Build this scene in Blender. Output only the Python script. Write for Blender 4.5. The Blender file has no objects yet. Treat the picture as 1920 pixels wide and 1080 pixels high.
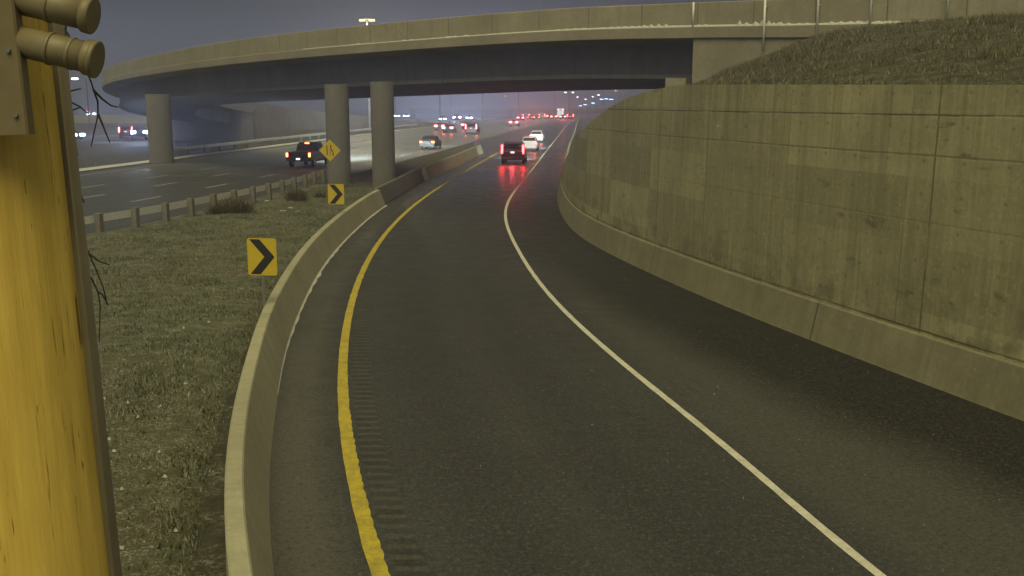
import bpy, math, random
from mathutils import Vector, Matrix, noise
random.seed(7)
scene = bpy.context.scene
C = scene.collection
R = math.radians

# ---------------------------------------------------------------- camera
F_PX, PITCH, CAM_H = 1900.0, math.atan(347/1900.0), 5.0
cam_d = bpy.data.cameras.new("camera"); cam = bpy.data.objects.new("camera", cam_d); C.objects.link(cam)
cam.location = (0, 0, CAM_H); cam.rotation_euler = (math.pi/2-PITCH, 0, 0)
cam_d.sensor_width = 36; cam_d.lens = 36*F_PX/1920; cam_d.clip_start = .05; cam_d.clip_end = 5000
scene.camera = cam

# ---------------------------------------------------------------- world, main light, exposure
SUN_EL, SUN_AZ = R(58), R(-10)          # azimuth measured from straight behind the camera, negative = from the left
w = bpy.data.worlds.new("World"); scene.world = w; w.use_nodes = True
nt = w.node_tree; nt.nodes.clear()
def wn(t): return nt.nodes.new(t)
wo = wn('ShaderNodeOutputWorld'); add = wn('ShaderNodeAddShader')
sky = wn('ShaderNodeTexSky'); sky.sky_type = 'NISHITA'; sky.sun_disc = False
sky.sun_elevation = R(-3); sky.sun_rotation = R(180)+SUN_AZ
b1 = wn('ShaderNodeBackground'); b1.inputs['Strength'].default_value = .05
nt.links.new(sky.outputs[0], b1.inputs[0])
geo = wn('ShaderNodeTexCoord'); sep = wn('ShaderNodeSeparateXYZ'); nt.links.new(geo.outputs['Generated'], sep.inputs[0])
ramp = wn('ShaderNodeValToRGB'); e = ramp.color_ramp.elements     # snow cloud lit from below by the city
e[0].position = 0.0; e[0].color = (.25, .26, .39, 1); e[1].position = .6; e[1].color = (.23, .215, .14, 1)
k = e.new(.03); k.color = (.105, .115, .165, 1); k = e.new(.10); k.color = (.027, .033, .047, 1); k = e.new(.22); k.color = (.085, .085, .08, 1)
nt.links.new(sep.outputs['Z'], ramp.inputs[0])
nz = wn('ShaderNodeTexNoise'); nz.inputs['Scale'].default_value = 3; nz.inputs['Detail'].default_value = 4
nt.links.new(geo.outputs['Generated'], nz.inputs[0])
mr = wn('ShaderNodeMapRange'); mr.inputs[3].default_value = .85; mr.inputs[4].default_value = 1.15
nt.links.new(nz.outputs[0], mr.inputs[0])
b2 = wn('ShaderNodeBackground'); nt.links.new(ramp.outputs[0], b2.inputs[0]); nt.links.new(mr.outputs[0], b2.inputs[1])
nt.links.new(b1.outputs[0], add.inputs[0]); nt.links.new(b2.outputs[0], add.inputs[1]); nt.links.new(add.outputs[0], wo.inputs[0])

sd = bpy.data.lights.new("high_mast_glow", 'SUN'); sd.energy = 1.6; sd.color = (1.0, .89, .46); sd.angle = R(40)
so = bpy.data.objects.new("high_mast_glow", sd); C.objects.link(so)
v = Vector((math.sin(-SUN_AZ)*math.cos(SUN_EL), math.cos(SUN_AZ)*math.cos(SUN_EL), -math.sin(SUN_EL)))
so.rotation_euler = v.to_track_quat('-Z', 'Y').to_euler()
so.location = (-20, -30, 40)

scene.view_settings.view_transform = 'Standard'; scene.view_settings.look = 'None'
scene.view_settings.exposure = 0.5; scene.view_settings.gamma = 1.0
cy = scene.cycles
cy.max_bounces = 5; cy.diffuse_bounces = 2; cy.glossy_bounces = 3; cy.transmission_bounces = 2
cy.volume_bounces = 0; cy.sample_clamp_indirect = 3.0; cy.use_denoising = True; cy.denoiser = 'OPENIMAGEDENOISE'; cy.denoising_input_passes = 'RGB_ALBEDO_NORMAL'; cy.sample_clamp_direct = 8.0; cy.caustics_reflective = False

# ---------------------------------------------------------------- pixel -> place
def ray(x, y):
    r = (x-960)/F_PX; u = (540-y)/F_PX
    return Vector((r, math.cos(PITCH)+u*math.sin(PITCH), -math.sin(PITCH)+u*math.cos(PITCH)))
def at(x, y, Y):                      # the point of that pixel at world depth Y
    d = ray(x, y); d = d*(Y/d.y); return Vector((d.x, d.y, CAM_H+d.z))
def spline(pts):                      # natural cubic through (Y, X)
    pts = sorted(pts); xs = [p[0] for p in pts]; ys = [p[1] for p in pts]; n = len(xs)
    h = [xs[i+1]-xs[i] for i in range(n-1)]
    al = [0]+[3*((ys[i+1]-ys[i])/h[i]-(ys[i]-ys[i-1])/h[i-1]) for i in range(1, n-1)]
    l = [1]+[0]*(n-1); mu = [0]*n; z = [0]*n
    for i in range(1, n-1):
        l[i] = 2*(xs[i+1]-xs[i-1])-h[i-1]*mu[i-1]; mu[i] = h[i]/l[i]; z[i] = (al[i]-h[i-1]*z[i-1])/l[i]
    c = [0]*n; b = [0]*n; d = [0]*n
    for j in range(n-2, -1, -1):
        c[j] = z[j]-mu[j]*c[j+1]; b[j] = (ys[j+1]-ys[j])/h[j]-h[j]*(c[j+1]+2*c[j])/3; d[j] = (c[j+1]-c[j])/(3*h[j])
    e1 = b[-2]+2*c[-2]*h[-1]+3*d[-2]*h[-1]**2
    def f(x):
        if x <= xs[0]: return ys[0]+b[0]*(x-xs[0])
        if x >= xs[-1]: return ys[-1]+e1*(x-xs[-1])
        i = max(k for k in range(n-1) if xs[k] <= x); t = x-xs[i]
        return ys[i]+b[i]*t+c[i]*t*t+d[i]*t**3
    return f
def smooth(a, b, x):
    t = min(1, max(0, (x-a)/(b-a))); return t*t*(3-2*t)
def lerp(pts, x):
    if x <= pts[0][0]: return pts[0][1]
    for (a, p), (b, q) in zip(pts, pts[1:]):
        if x <= b: return p+(q-p)*(x-a)/(b-a)
    return pts[-1][1]
def frange(a, b, s):
    n = max(1, int(round((b-a)/s))); return [a+(b-a)*i/n for i in range(n+1)]

# plan curves, X as a function of Y
YEL = spline([(-4, 4.6), (3, 1.2), (10.15, -1.42), (12.23, -1.96), (15.26, -2.62), (20.57, -3.5), (25.84, -4.13), (34.5, -4.75), (48.9, -4.88), (68.2, -3.94), (90.8, -2.4), (130, .8), (180, 5), (260, 11.8), (340, 18.5)])
WHT = spline([(-4, 8.2), (3, 6.0), (10.15, 3.95), (14.03, 3.2), (18.45, 2.3), (25.13, 1.15), (34.53, .22), (44.3, -.28), (50.2, -.25), (63.7, .55), (100.3, 3.1), (150, 6.6), (208, 10.6), (260, 14.4), (340, 20.4)])
BAR = spline([(-4, 2.2), (3, -.1), (10.15, -2.55), (16.65, -4.0), (20.1, -4.6), (24, -5.13), (30, -5.75), (41.4, -6.25), (49.7, -6.2), (52, -6.1), (66, -5.5), (85, -4.2), (104, -2.9)])
WAL = spline([(-4, 17.5), (3, 13.6), (10, 10.3), (15.53, 8.15), (18.45, 7.2), (23.8, 5.6), (30.5, 3.95), (38, 2.62), (45, 2.25), (54, 2.4), (65, 3.0), (90.8, 4.6), (150, 8.8), (217, 13.3), (340, 22)])
HWR = spline([(-10, -30.5), (10, -23.6), (33, -17.6), (49, -14.5), (64, -12.3), (82, -10.2), (100, -8.2), (130, -5.2), (179, -.4), (240, 6.0), (340, 16.5)])
def HWL(Y): return HWR(Y)-lerp([(0, 20), (100, 21), (180, 20.5), (260, 19), (340, 18)], Y)
RAIL = spline([(24, -20.4), (30, -18.4), (38, -16.0), (41.3, -15.0), (46, -14.0), (52, -12.95), (60, -12.15), (70, -11.55)])
def ZT(Y): return -6.0*smooth(335, 560, Y)
def tang(f, Y):
    d = (f(Y+.2)-f(Y-.2))/.4; l = math.hypot(d, 1); return d/l, 1/l      # unit tangent

# ---------------------------------------------------------------- mesh building
class MB:
    def __init__(s): s.v = []; s.f = []; s.m = []; s.uv = []; s.uv2 = []; s.sm = []
    def face(s, idx, m=0, uv=None, uv2=None, smooth=False):
        s.f.append(idx); s.m.append(m); s.uv.append(uv); s.uv2.append(uv2); s.sm.append(smooth)
    def vs(s, pts):
        n = len(s.v); s.v += [tuple(p) for p in pts]; return list(range(n, len(s.v)))
    def quad(s, a, b, c, d, m=0): s.face(s.vs([a, b, c, d]), m)
    def poly(s, pts, m=0): s.face(s.vs(pts), m)
    def box(s, lo, hi, m=0, M=None):
        p = [Vector((x, y, z)) for z in (lo[2], hi[2]) for y in (lo[1], hi[1]) for x in (lo[0], hi[0])]
        if M: p = [M @ q for q in p]
        i = s.vs(p)
        for f in ((0, 2, 3, 1), (4, 5, 7, 6), (0, 1, 5, 4), (2, 6, 7, 3), (0, 4, 6, 2), (1, 3, 7, 5)): s.face([i[k] for k in f], m)
    def bbox(s, lo, hi, c=.01, m=0, M=None):               # box with chamfered vertical and top edges
        x0, y0, z0 = lo; x1, y1, z1 = hi
        o = [(x0+c, y0), (x1-c, y0), (x1, y0+c), (x1, y1-c), (x1-c, y1), (x0+c, y1), (x0, y1-c), (x0, y0+c)]
        cx, cy_ = (x0+x1)/2, (y0+y1)/2
        def sh(p): return (p[0]+(c if p[0] < cx else -c), p[1]+(c if p[1] < cy_ else -c))
        rings = [[(p[0], p[1], z0) for p in o], [(p[0], p[1], z1-c) for p in o], [sh(p)+(z1,) for p in o]]
        if M: rings = [[M @ Vector(q) for q in r] for r in rings]
        s.loft(rings, m, closed=True, caps=True)
    def loft(s, rings, m=0, closed=True, caps=True, smooth=False, us=None, vs_=None):
        ids = [s.vs(r) for r in rings]; n = len(rings[0])
        for k in range(len(ids)-1):
            for j in range(n if closed else n-1):
                a, b = j, (j+1) % n; uv = None
                if us: uv = [(us[k], vs_[a]), (us[k], vs_[b if b else n]), (us[k+1], vs_[b if b else n]), (us[k+1], vs_[a])]
                s.face([ids[k][a], ids[k][b], ids[k+1][b], ids[k+1][a]], m, uv, None, smooth)
        if caps: s.face(ids[0][::-1], m); s.face(ids[-1], m)
    def tube(s, pts, rad, n=8, m=0, smooth=True):
        pts = [Vector(p) for p in pts]; rr = rad if isinstance(rad, (list, tuple)) else [rad]*len(pts); rings = []
        for i, p in enumerate(pts):
            t = (pts[min(i+1, len(pts)-1)]-pts[max(i-1, 0)]).normalized()
            a = t.cross(Vector((0, 0, 1)) if abs(t.z) < .9 else Vector((1, 0, 0))).normalized(); b = t.cross(a)
            rings.append([p+rr[i]*(math.cos(q)*a+math.sin(q)*b) for q in [2*math.pi*j/n for j in range(n)]])
        s.loft(rings, m, smooth=smooth)
    def build(s, name, mats, parent=None, loc=None):
        me = bpy.data.meshes.new(name); me.from_pydata(s.v, [], s.f)
        mats = mats if isinstance(mats, (list, tuple)) else [mats]
        for q in mats: me.materials.append(q)
        me.polygons.foreach_set('material_index', s.m); me.polygons.foreach_set('use_smooth', s.sm)
        for nm, src in (('UVMap', s.uv), ('UVWall', s.uv2)):
            if any(u is not None for u in src):
                L = me.uv_layers.new(name=nm); i = 0
                for f, u in zip(s.f, src):
                    for j in range(len(f)):
                        if u is not None: L.data[i+j].uv = u[j]
                    i += len(f)
        me.update()
        o = bpy.data.objects.new(name, me); C.objects.link(o)
        if parent: o.parent = parent
        if loc: o.location = loc
        return o
def tag(o, label=None, cat=None, group=None, kind=None):
    for k_, v_ in (('label', label), ('category', cat), ('group', group), ('kind', kind)):
        if v_: o[k_] = v_
    return o
def thing(name, label, cat, loc=(0, 0, 0), rz=0, group=None):
    o = bpy.data.objects.new(name, None); C.objects.link(o); o.empty_display_size = .2
    o.location = loc; o.rotation_euler = (0, 0, rz); return tag(o, label, cat, group)

# ---------------------------------------------------------------- materials
class NT:
    def __init__(s, name):
        s.mat = bpy.data.materials.new(name); s.mat.use_nodes = True; s.t = s.mat.node_tree; s.t.nodes.clear()
        s.out = s.t.nodes.new('ShaderNodeOutputMaterial'); s.p = s.t.nodes.new('ShaderNodeBsdfPrincipled')
        s.t.links.new(s.p.outputs[0], s.out.inputs[0])
    def n(s, t, **kw):
        o = s.t.nodes.new(t)
        for k_, v_ in kw.items(): setattr(o, k_, v_)
        return o
    def l(s, a, b): s.t.links.new(a, b)
    def val(s, x, sock):
        if isinstance(x, (int, float)): sock.default_value = x
        elif isinstance(x, tuple): sock.default_value = x if len(x) == 4 or len(sock.default_value) == 3 else x+(1,)
        else: s.l(x, sock)
    def math(s, op, a, b=0.0, c=None, clamp=False):
        o = s.n('ShaderNodeMath', operation=op, use_clamp=clamp); s.val(a, o.inputs[0]); s.val(b, o.inputs[1])
        if c is not None: s.val(c, o.inputs[2])
        return o.outputs[0]
    def coord(s, kind='Object', scale=(1, 1, 1), uv=None):
        if uv: q = s.n('ShaderNodeUVMap', uv_map=uv).outputs[0]
        else: q = s.n('ShaderNodeTexCoord').outputs[kind]
        mp = s.n('ShaderNodeMapping'); s.l(q, mp.inputs[0]); mp.inputs['Scale'].default_value = scale
        return mp.outputs[0]
    def noise(s, co, scale, detail=4, rough=.6):
        o = s.n('ShaderNodeTexNoise'); s.l(co, o.inputs[0]); o.inputs['Scale'].default_value = scale
        o.inputs['Detail'].default_value = detail; o.inputs['Roughness'].default_value = rough; return o.outputs[0]
    def rng(s, x, a, b, c=0., d=1.):
        o = s.n('ShaderNodeMapRange', clamp=True); s.val(x, o.inputs[0])
        for i, q in enumerate((a, b, c, d)): o.inputs[i+1].default_value = q
        return o.outputs[0]
    def mix(s, f, a, b, mode='MIX'):
        o = s.n('ShaderNodeMix', data_type='RGBA', blend_type=mode); s.val(f, o.inputs[0]); s.val(a, o.inputs[6]); s.val(b, o.inputs[7]); return o.outputs[2]
    def sepuv(s, uv):
        q = s.n('ShaderNodeUVMap', uv_map=uv).outputs[0]; x = s.n('ShaderNodeSeparateXYZ'); s.l(q, x.inputs[0]); return x.outputs[0], x.outputs[1]
    def fin(s, col, rough=.8, bump=None, bs=.3, dist=.02, spec=.5, metal=0):
        s.val(col, s.p.inputs['Base Color']); s.val(rough, s.p.inputs['Roughness'])
        s.val(spec, s.p.inputs['Specular IOR Level']); s.p.inputs['Metallic'].default_value = metal
        if bump is not None:
            b = s.n('ShaderNodeBump'); b.inputs['Strength'].default_value = bs; b.inputs['Distance'].default_value = dist
            s.l(bump, b.inputs['Height']); s.l(b.outputs[0], s.p.inputs['Normal'])
        return s.mat
def simple(name, c, rough=.6, metal=0, var=.15, scale=6, spec=.5):
    q = NT(name); n_ = q.noise(q.coord(), scale, 4)
    col = q.mix(n_, tuple(x*(1-var) for x in c), tuple(min(1, x*(1+var)) for x in c))
    return q.fin(col, rough, None, spec=spec, metal=metal)
def emit(name, c, s_):
    m = bpy.data.materials.new(name); m.use_nodes = True; t = m.node_tree; t.nodes.clear()
    o = t.nodes.new('ShaderNodeOutputMaterial'); e_ = t.nodes.new('ShaderNodeEmission')
    e_.inputs[0].default_value = c+(1,); e_.inputs[1].default_value = s_; t.links.new(e_.outputs[0], o.inputs[0]); return m

def concrete(name, c, streak=.35, joints_u=None, period=None, joints_z=None, dirt=.5, jw=.02):
    q = NT(name); co = q.coord()
    big = q.noise(co, .35, 5, .6); mid = q.noise(co, 2.2, 6, .65); fine = q.noise(co, 38, 3, .7)
    col = q.mix(q.rng(big, .3, .7), tuple(x*.78 for x in c), tuple(x*1.16 for x in c))
    col = q.mix(q.rng(mid, .35, .75, 0, dirt), col, tuple(x*.55 for x in c))
    col = q.mix(q.rng(fine, .3, .7, 0, .35), col, tuple(x*.65 for x in c))
    pore = q.noise(co, 10, 3, .8); col = q.mix(q.rng(pore, .55, .72, 0, .35), col, tuple(min(1, x*1.4) for x in c)); col = q.mix(q.rng(pore, .45, .3, 0, .35), col, tuple(x*.55 for x in c))
    hgt = fine
    try_uv = joints_u or period or joints_z
    if try_uv:
        u, v_ = q.sepuv('UVMap')
        st = q.n('ShaderNodeCombineXYZ'); q.l(u, st.inputs[0]); q.l(v_, st.inputs[1])
        mp = q.n('ShaderNodeMapping'); q.l(st.outputs[0], mp.inputs[0]); mp.inputs['Scale'].default_value = (2.6, .16, 1)
        sn = q.noise(mp.outputs[0], 1.0, 6, .7)
        col = q.mix(q.rng(sn, .48, .72, 0, streak), col, tuple(x*.45 for x in c))
        col = q.mix(q.rng(sn, .42, .25, 0, streak*.6), col, tuple(min(1, x*1.45) for x in c))
        wob = q.math('MULTIPLY', q.math('SUBTRACT', mid, .5), .03)
        lines = None
        def addl(x, wdt):
            nonlocal lines
            k_ = q.rng(q.math('ABSOLUTE', x), wdt*.5, wdt*1.6, 1, 0)
            lines = k_ if lines is None else q.math('MAXIMUM', lines, k_)
        for a in (joints_u or []): addl(q.math('SUBTRACT', q.math('ADD', u, wob), a), jw)
        for a in (joints_z or []): addl(q.math('SUBTRACT', q.math('ADD', v_, wob), a), jw*.7)
        if period:
            addl(q.math('SUBTRACT', q.math('PINGPONG', u, period/2), 0.0), jw)
        ln = q.math('MULTIPLY', lines, q.rng(big, .25, .6, .45, .95))
        col = q.mix(ln, col, tuple(x*.28 for x in c))
        hgt = q.math('SUBTRACT', fine, q.math('MULTIPLY', lines, 2.0))
    return q.fin(col, .88, hgt, .25, .01, spec=.3)

M = {}
CONC = (.31, .285, .225)
M['parapet'] = concrete('parapet_concrete', (.36, .335, .25), period=3.05, joints_z=[-9.0], dirt=.35)
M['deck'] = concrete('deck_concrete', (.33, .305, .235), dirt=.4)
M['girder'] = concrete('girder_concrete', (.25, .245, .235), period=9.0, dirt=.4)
M['column'] = concrete('column_concrete', (.155, .15, .135), dirt=.4)  # concrete darkened to stand for the shade under the bridge
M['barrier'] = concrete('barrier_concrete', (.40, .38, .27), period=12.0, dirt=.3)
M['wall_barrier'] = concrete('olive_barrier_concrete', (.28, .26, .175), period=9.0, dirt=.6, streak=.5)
M['barrier_dark'] = concrete('dark_barrier_concrete', (.17, .16, .145), period=6.0, dirt=.6)  # darker concrete for the segment under the bridge
M['abut'] = concrete('abutment_concrete', (.34, .32, .24), dirt=.5)
M['yellow'] = None

# wall: formwork bays, lift lines, run-off streaks, spalled patches
def wall_mat():
    q = NT('retaining_wall_concrete'); c = (.44, .41, .245); co = q.coord(); u, v_ = q.sepuv('UVMap')
    big = q.noise(co, .25, 5, .6); mid = q.noise(co, 1.6, 7, .7); fine = q.noise(co, 30, 3, .7)
    bayi = q.math('FLOOR', q.math('DIVIDE', u, 4.1)); lift = q.math('FLOOR', q.math('DIVIDE', v_, 1.22))
    cm = q.n('ShaderNodeCombineXYZ'); q.l(bayi, cm.inputs[0]); q.l(lift, cm.inputs[1])
    wn_ = q.n('ShaderNodeTexWhiteNoise', noise_dimensions='2D'); q.l(cm.outputs[0], wn_.inputs['Vector'])
    col = q.mix(wn_.outputs[0], tuple(x*.64 for x in c), tuple(x*1.14 for x in c))
    col = q.mix(q.rng(big, .36, .64, 0, .75), col, tuple(x*.62 for x in c))
    col = q.mix(q.rng(mid, .45, .8, 0, .55), col, tuple(x*.5 for x in c))
    st = q.n('ShaderNodeCombineXYZ'); q.l(u, st.inputs[0]); q.l(v_, st.inputs[1])
    def strk(sx, sy, sc):
        mp = q.n('ShaderNodeMapping'); q.l(st.outputs[0], mp.inputs[0]); mp.inputs['Scale'].default_value = (sx, sy, 1); return q.noise(mp.outputs[0], sc, 6, .7)
    pore = q.noise(co, 11, 3, .8); col = q.mix(q.rng(pore, .55, .72, 0, .4), col, tuple(x*1.5 for x in c)); col = q.mix(q.rng(pore, .45, .3, 0, .45), col, tuple(x*.5 for x in c))
    s1 = strk(2.2, .12, 1); s2 = strk(7, .3, 1); s3 = strk(.5, 1.8, 1.3)
    col = q.mix(q.rng(s1, .48, .68, 0, .5), col, tuple(x*.5 for x in c))
    col = q.mix(q.rng(s2, .5, .7, 0, .3), col, (c[0]*1.5, c[1]*1.5, c[2]*1.45))
    col = q.mix(q.rng(s2, .45, .28, 0, .25), col, tuple(x*.5 for x in c))
    cracks = q.math('MULTIPLY', q.rng(s3, .59, .63), q.rng(mid, .48, .6))
    col = q.mix(q.math('MULTIPLY', cracks, .75), col, tuple(x*.3 for x in c))
    drip = q.math('MULTIPLY', q.rng(strk(4.5, .04, 1), .54, .66), q.rng(q.math('ADD', v_, q.math('MULTIPLY', s1, 2.5)), 4.2, 6.4))
    col = q.mix(q.math('MULTIPLY', drip, .6), col, tuple(x*.42 for x in c))
    tie = q.math('MULTIPLY', q.rng(q.math('PINGPONG', q.math('ADD', u, .3), .51), .025, .045, 1, 0), q.rng(q.math('ABSOLUTE', q.math('SUBTRACT', q.math('PINGPONG', v_, .61), .30)), .02, .04, 1, 0))
    col = q.mix(q.math('MULTIPLY', tie, .45), col, tuple(x*.3 for x in c))
    # damp, crumbled band just above the barrier
    low = q.math('MULTIPLY', q.rng(v_, .9, 2.0, 1, 0), q.rng(mid, .46, .62))
    col = q.mix(q.math('MULTIPLY', low, .7), col, tuple(x*.4 for x in c))
    pat = q.math('MULTIPLY', q.rng(v_, .95, 1.7, 1, 0), q.rng(strk(.8, 1.2, 1), .55, .62))
    col = q.mix(q.math('MULTIPLY', pat, .6), col, (.42, .38, .26))
    wob = q.math('MULTIPLY', q.math('SUBTRACT', mid, .5), .04); lines = None
    def ad(x, wdt, amt):
        nonlocal lines
        k_ = q.math('MULTIPLY', q.rng(q.math('ABSOLUTE', x), wdt*.5, wdt*1.5, 1, 0), amt); lines = k_ if lines is None else q.math('MAXIMUM', lines, k_)
    for zz, a in ((4.78, .75), (4.06, .5), (2.86, .22), (.87, .9)): ad(q.math('SUBTRACT', q.math('ADD', v_, wob), zz), .018, a)
    ad(q.math('PINGPONG', q.math('ADD', u, wob), 2.05), .02, .35)
    ad(q.math('PINGPONG', q.math('ADD', u, q.math('ADD', wob, .7)), 6.15), .022, .7)
    brk = q.rng(q.noise(co, .9, 3), .36, .55, .15, 1)
    col = q.mix(q.math('MULTIPLY', lines, brk), col, tuple(x*.25 for x in c))
    h = q.math('SUBTRACT', q.math('ADD', q.math('MULTIPLY', fine, .5), mid), q.math('MULTIPLY', lines, 1.5))
    return q.fin(col, .9, h, .3, .015, spec=.25)
M['wall'] = wall_mat()

def asphalt_ramp():
    q = NT('wet_ramp_asphalt'); co = q.coord(); u, v_ = q.sepuv('UVMap'); d, _ = q.sepuv('UVWall')
    big = q.noise(co, .16, 4, .55); mid = q.noise(co, 1.3, 6, .7); fine = q.noise(co, 45, 3, .8)
    col = q.mix(q.rng(big, .35, .65), (.036, .037, .039), (.051, .053, .053))
    wp = q.math('ABSOLUTE', q.math('SUBTRACT', q.math('ABSOLUTE', q.math('SUBTRACT', u, 2.6)), .95))   # wheel paths
    wdirt = q.math('ADD', wp, q.math('MULTIPLY', q.math('SUBTRACT', mid, .5), .6))
    col = q.mix(q.rng(wdirt, .15, 1.0, .65, 0), col, (.030, .031, .032))
    sh = q.rng(q.math('ADD', u, q.math('MULTIPLY', q.math('SUBTRACT', mid, .5), .5)), -.1, -.6)          # gritty left shoulder
    col = q.mix(q.math('MULTIPLY', sh, .75), col, (.098, .095, .082))
    shr = q.rng(u, 5.4, 6.0)
    col = q.mix(q.math('MULTIPLY', shr, .5), col, (.080, .078, .070))
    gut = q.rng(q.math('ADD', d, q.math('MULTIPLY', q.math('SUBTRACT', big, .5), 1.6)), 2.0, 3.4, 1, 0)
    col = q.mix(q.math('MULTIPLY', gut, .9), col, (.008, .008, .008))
    col = q.mix(q.rng(fine, .5, .72, 0, .65), col, (.135, .135, .125))
    col = q.mix(q.rng(fine, .45, .2, 0, .45), col, (.022, .022, .021))
    grit = q.noise(co, 14, 2, .8); col = q.mix(q.rng(grit, .54, .72, 0, .5), col, (.12, .12, .108)); col = q.mix(q.rng(grit, .46, .3, 0, .5), col, (.022, .022, .022))
    # cracks along the lane
    st = q.n('ShaderNodeCombineXYZ'); q.l(u, st.inputs[0]); q.l(v_, st.inputs[1])
    mp = q.n('ShaderNodeMapping'); q.l(st.outputs[0], mp.inputs[0]); mp.inputs['Scale'].default_value = (1, .08, 1)
    cr = q.noise(mp.outputs[0], 1.1, 5, .6)
    crk = q.math('MULTIPLY', q.rng(q.math('ABSOLUTE', q.math('SUBTRACT', cr, .5)), .002, .006, 1, 0), q.rng(big, .46, .56))
    col = q.mix(q.math('MULTIPLY', crk, .35), col, (.02, .02, .02))
    # milled rumble strips beside both edge lines
    per = q.rng(q.math('PINGPONG', v_, .15), .035, .085)
    zone = q.math('MULTIPLY', q.rng(u, .16, .2), q.rng(u, .50, .56, 1, 0))
    zone2 = q.math('MULTIPLY', q.math('MULTIPLY', q.rng(u, 4.35, 4.4), q.rng(u, 4.72, 4.78, 1, 0)), q.rng(mid, .42, .55))
    rs = q.math('MULTIPLY', q.math('MAXIMUM', zone, q.math('MULTIPLY', zone2, .6)), per)
    col = q.mix(q.math('MULTIPLY', rs, q.rng(mid, .35, .65, .1, .45)), col, (.024, .024, .022))
    zl = q.math('MULTIPLY', zone, q.math('SUBTRACT', 1, per))
    col = q.mix(q.math('MULTIPLY', zl, .18), col, (.14, .135, .105))
    col = q.mix(q.rng(q.math('ADD', v_, q.math('MULTIPLY', q.math('SUBTRACT', big, .5), 14)), 20, 42, 0, .5), col, (.020, .020, .021))  # lamp falloff painted in: asphalt darkens farther up the ramp
    h = q.math('SUBTRACT', fine, q.math('MULTIPLY', rs, 1.5))
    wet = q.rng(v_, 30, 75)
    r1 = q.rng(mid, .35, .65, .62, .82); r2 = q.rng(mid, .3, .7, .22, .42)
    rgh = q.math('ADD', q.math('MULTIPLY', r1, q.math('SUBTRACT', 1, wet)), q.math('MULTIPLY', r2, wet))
    return q.fin(col, rgh, h, .35, .008, spec=q.rng(v_, 25, 60, .18, .5))
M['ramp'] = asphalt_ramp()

def asphalt_hw():
    q = NT('wet_highway_asphalt'); co = q.coord(); u, v_ = q.sepuv('UVMap')
    big = q.noise(co, .08, 4, .55); mid = q.noise(co, 1.0, 6, .7); fine = q.noise(co, 40, 3, .8)
    st = q.n('ShaderNodeCombineXYZ'); q.l(u, st.inputs[0]); q.l(v_, st.inputs[1])
    mp = q.n('ShaderNodeMapping'); q.l(st.outputs[0], mp.inputs[0]); mp.inputs['Scale'].default_value = (1.6, .03, 1)
    sn = q.noise(mp.outputs[0], 1, 5, .65)
    col = q.mix(q.rng(sn, .35, .65), (.055, .057, .058), (.125, .128, .125))
    col = q.mix(q.rng(mid, .5, .8, 0, .4), col, (.11, .11, .11))
    col = q.mix(q.rng(fine, .45, .2, 0, .4), col, (.02, .02, .02))
    far_ = q.rng(v_, 78, 105); col = q.mix(q.math('MULTIPLY', far_, q.rng(sn, .25, .6, .45, .9)), col, (.21, .22, .21)); col = q.mix(far_, q.mix(.75, col, (.024, .025, .027)), col)  # headlight sheen painted paler past the bridge, shade painted darker before it
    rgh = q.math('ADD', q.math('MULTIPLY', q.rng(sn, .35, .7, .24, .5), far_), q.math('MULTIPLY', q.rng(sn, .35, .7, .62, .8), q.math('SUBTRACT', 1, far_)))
    return q.fin(col, rgh, fine, .2, .006, spec=.5)
M['hw'] = asphalt_hw()

def paint(name, c, wear=.5, worn=(.07, .068, .055)):
    q = NT(name); co = q.coord(); n1 = q.noise(co, 3.5, 6, .75); n2 = q.noise(co, 40, 3, .7)
    col = q.mix(q.rng(n1, .4, .75, 0, wear), c, worn); col = q.mix(q.rng(n2, .52, .7, 0, wear), col, worn)
    return q.fin(col, .7, n2, .2, .004, spec=.3)
M['yline'] = paint('yellow_line_paint', (.52, .41, .04), .62)
M['wline'] = paint('white_line_paint', (.62, .60, .52), .4)
M['hwline'] = paint('highway_line_paint', (.48, .48, .46), .35)

def ground_mat(name, lo, hi, snow=.3, sc=1.0):
    q = NT(name); co = q.coord(); big = q.noise(co, .22*sc, 5, .6); mid = q.noise(co, 2.4*sc, 6, .75); fine = q.noise(co, 22*sc, 4, .8)
    col = q.mix(q.rng(mid, .3, .7), lo, hi)
    col = q.mix(q.rng(big, .42, .68, 0, .8), col, (lo[0]*1.25, lo[1]*.95, lo[2]*.8))
    col = q.mix(q.rng(fine, .5, .25, 0, .7), col, tuple(x*.35 for x in lo))
    sn = q.math('MULTIPLY', q.rng(fine, .52, .64), q.rng(q.math('ADD', mid, q.math('MULTIPLY', big, .5)), .68, .84))
    col = q.mix(q.math('MULTIPLY', sn, snow), col, (.50, .50, .47))
    h = q.math('ADD', fine, mid)
    return q.fin(col, .95, h, .9, .06, spec=.15)
M['grass_ground'] = ground_mat('winter_grass_ground', (.092, .100, .060), (.19, .195, .135), 1.0)
M['bank_ground'] = ground_mat('dead_grass_bank', (.054, .055, .034), (.13, .128, .080), .7)
M['far_ground'] = ground_mat('dull_verge_ground', (.05, .05, .035), (.10, .095, .065), .5, .6)
M['barrier_shade'] = simple('barrier_shade_ground', (.035, .029, .018), .95, var=.4, scale=9, spec=.1)  # ground darkened as the shadow behind the ramp barrier
M['snow'] = simple('thin_dirty_snow', (.50, .50, .47), .8, var=.2, scale=12, spec=.2)

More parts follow.
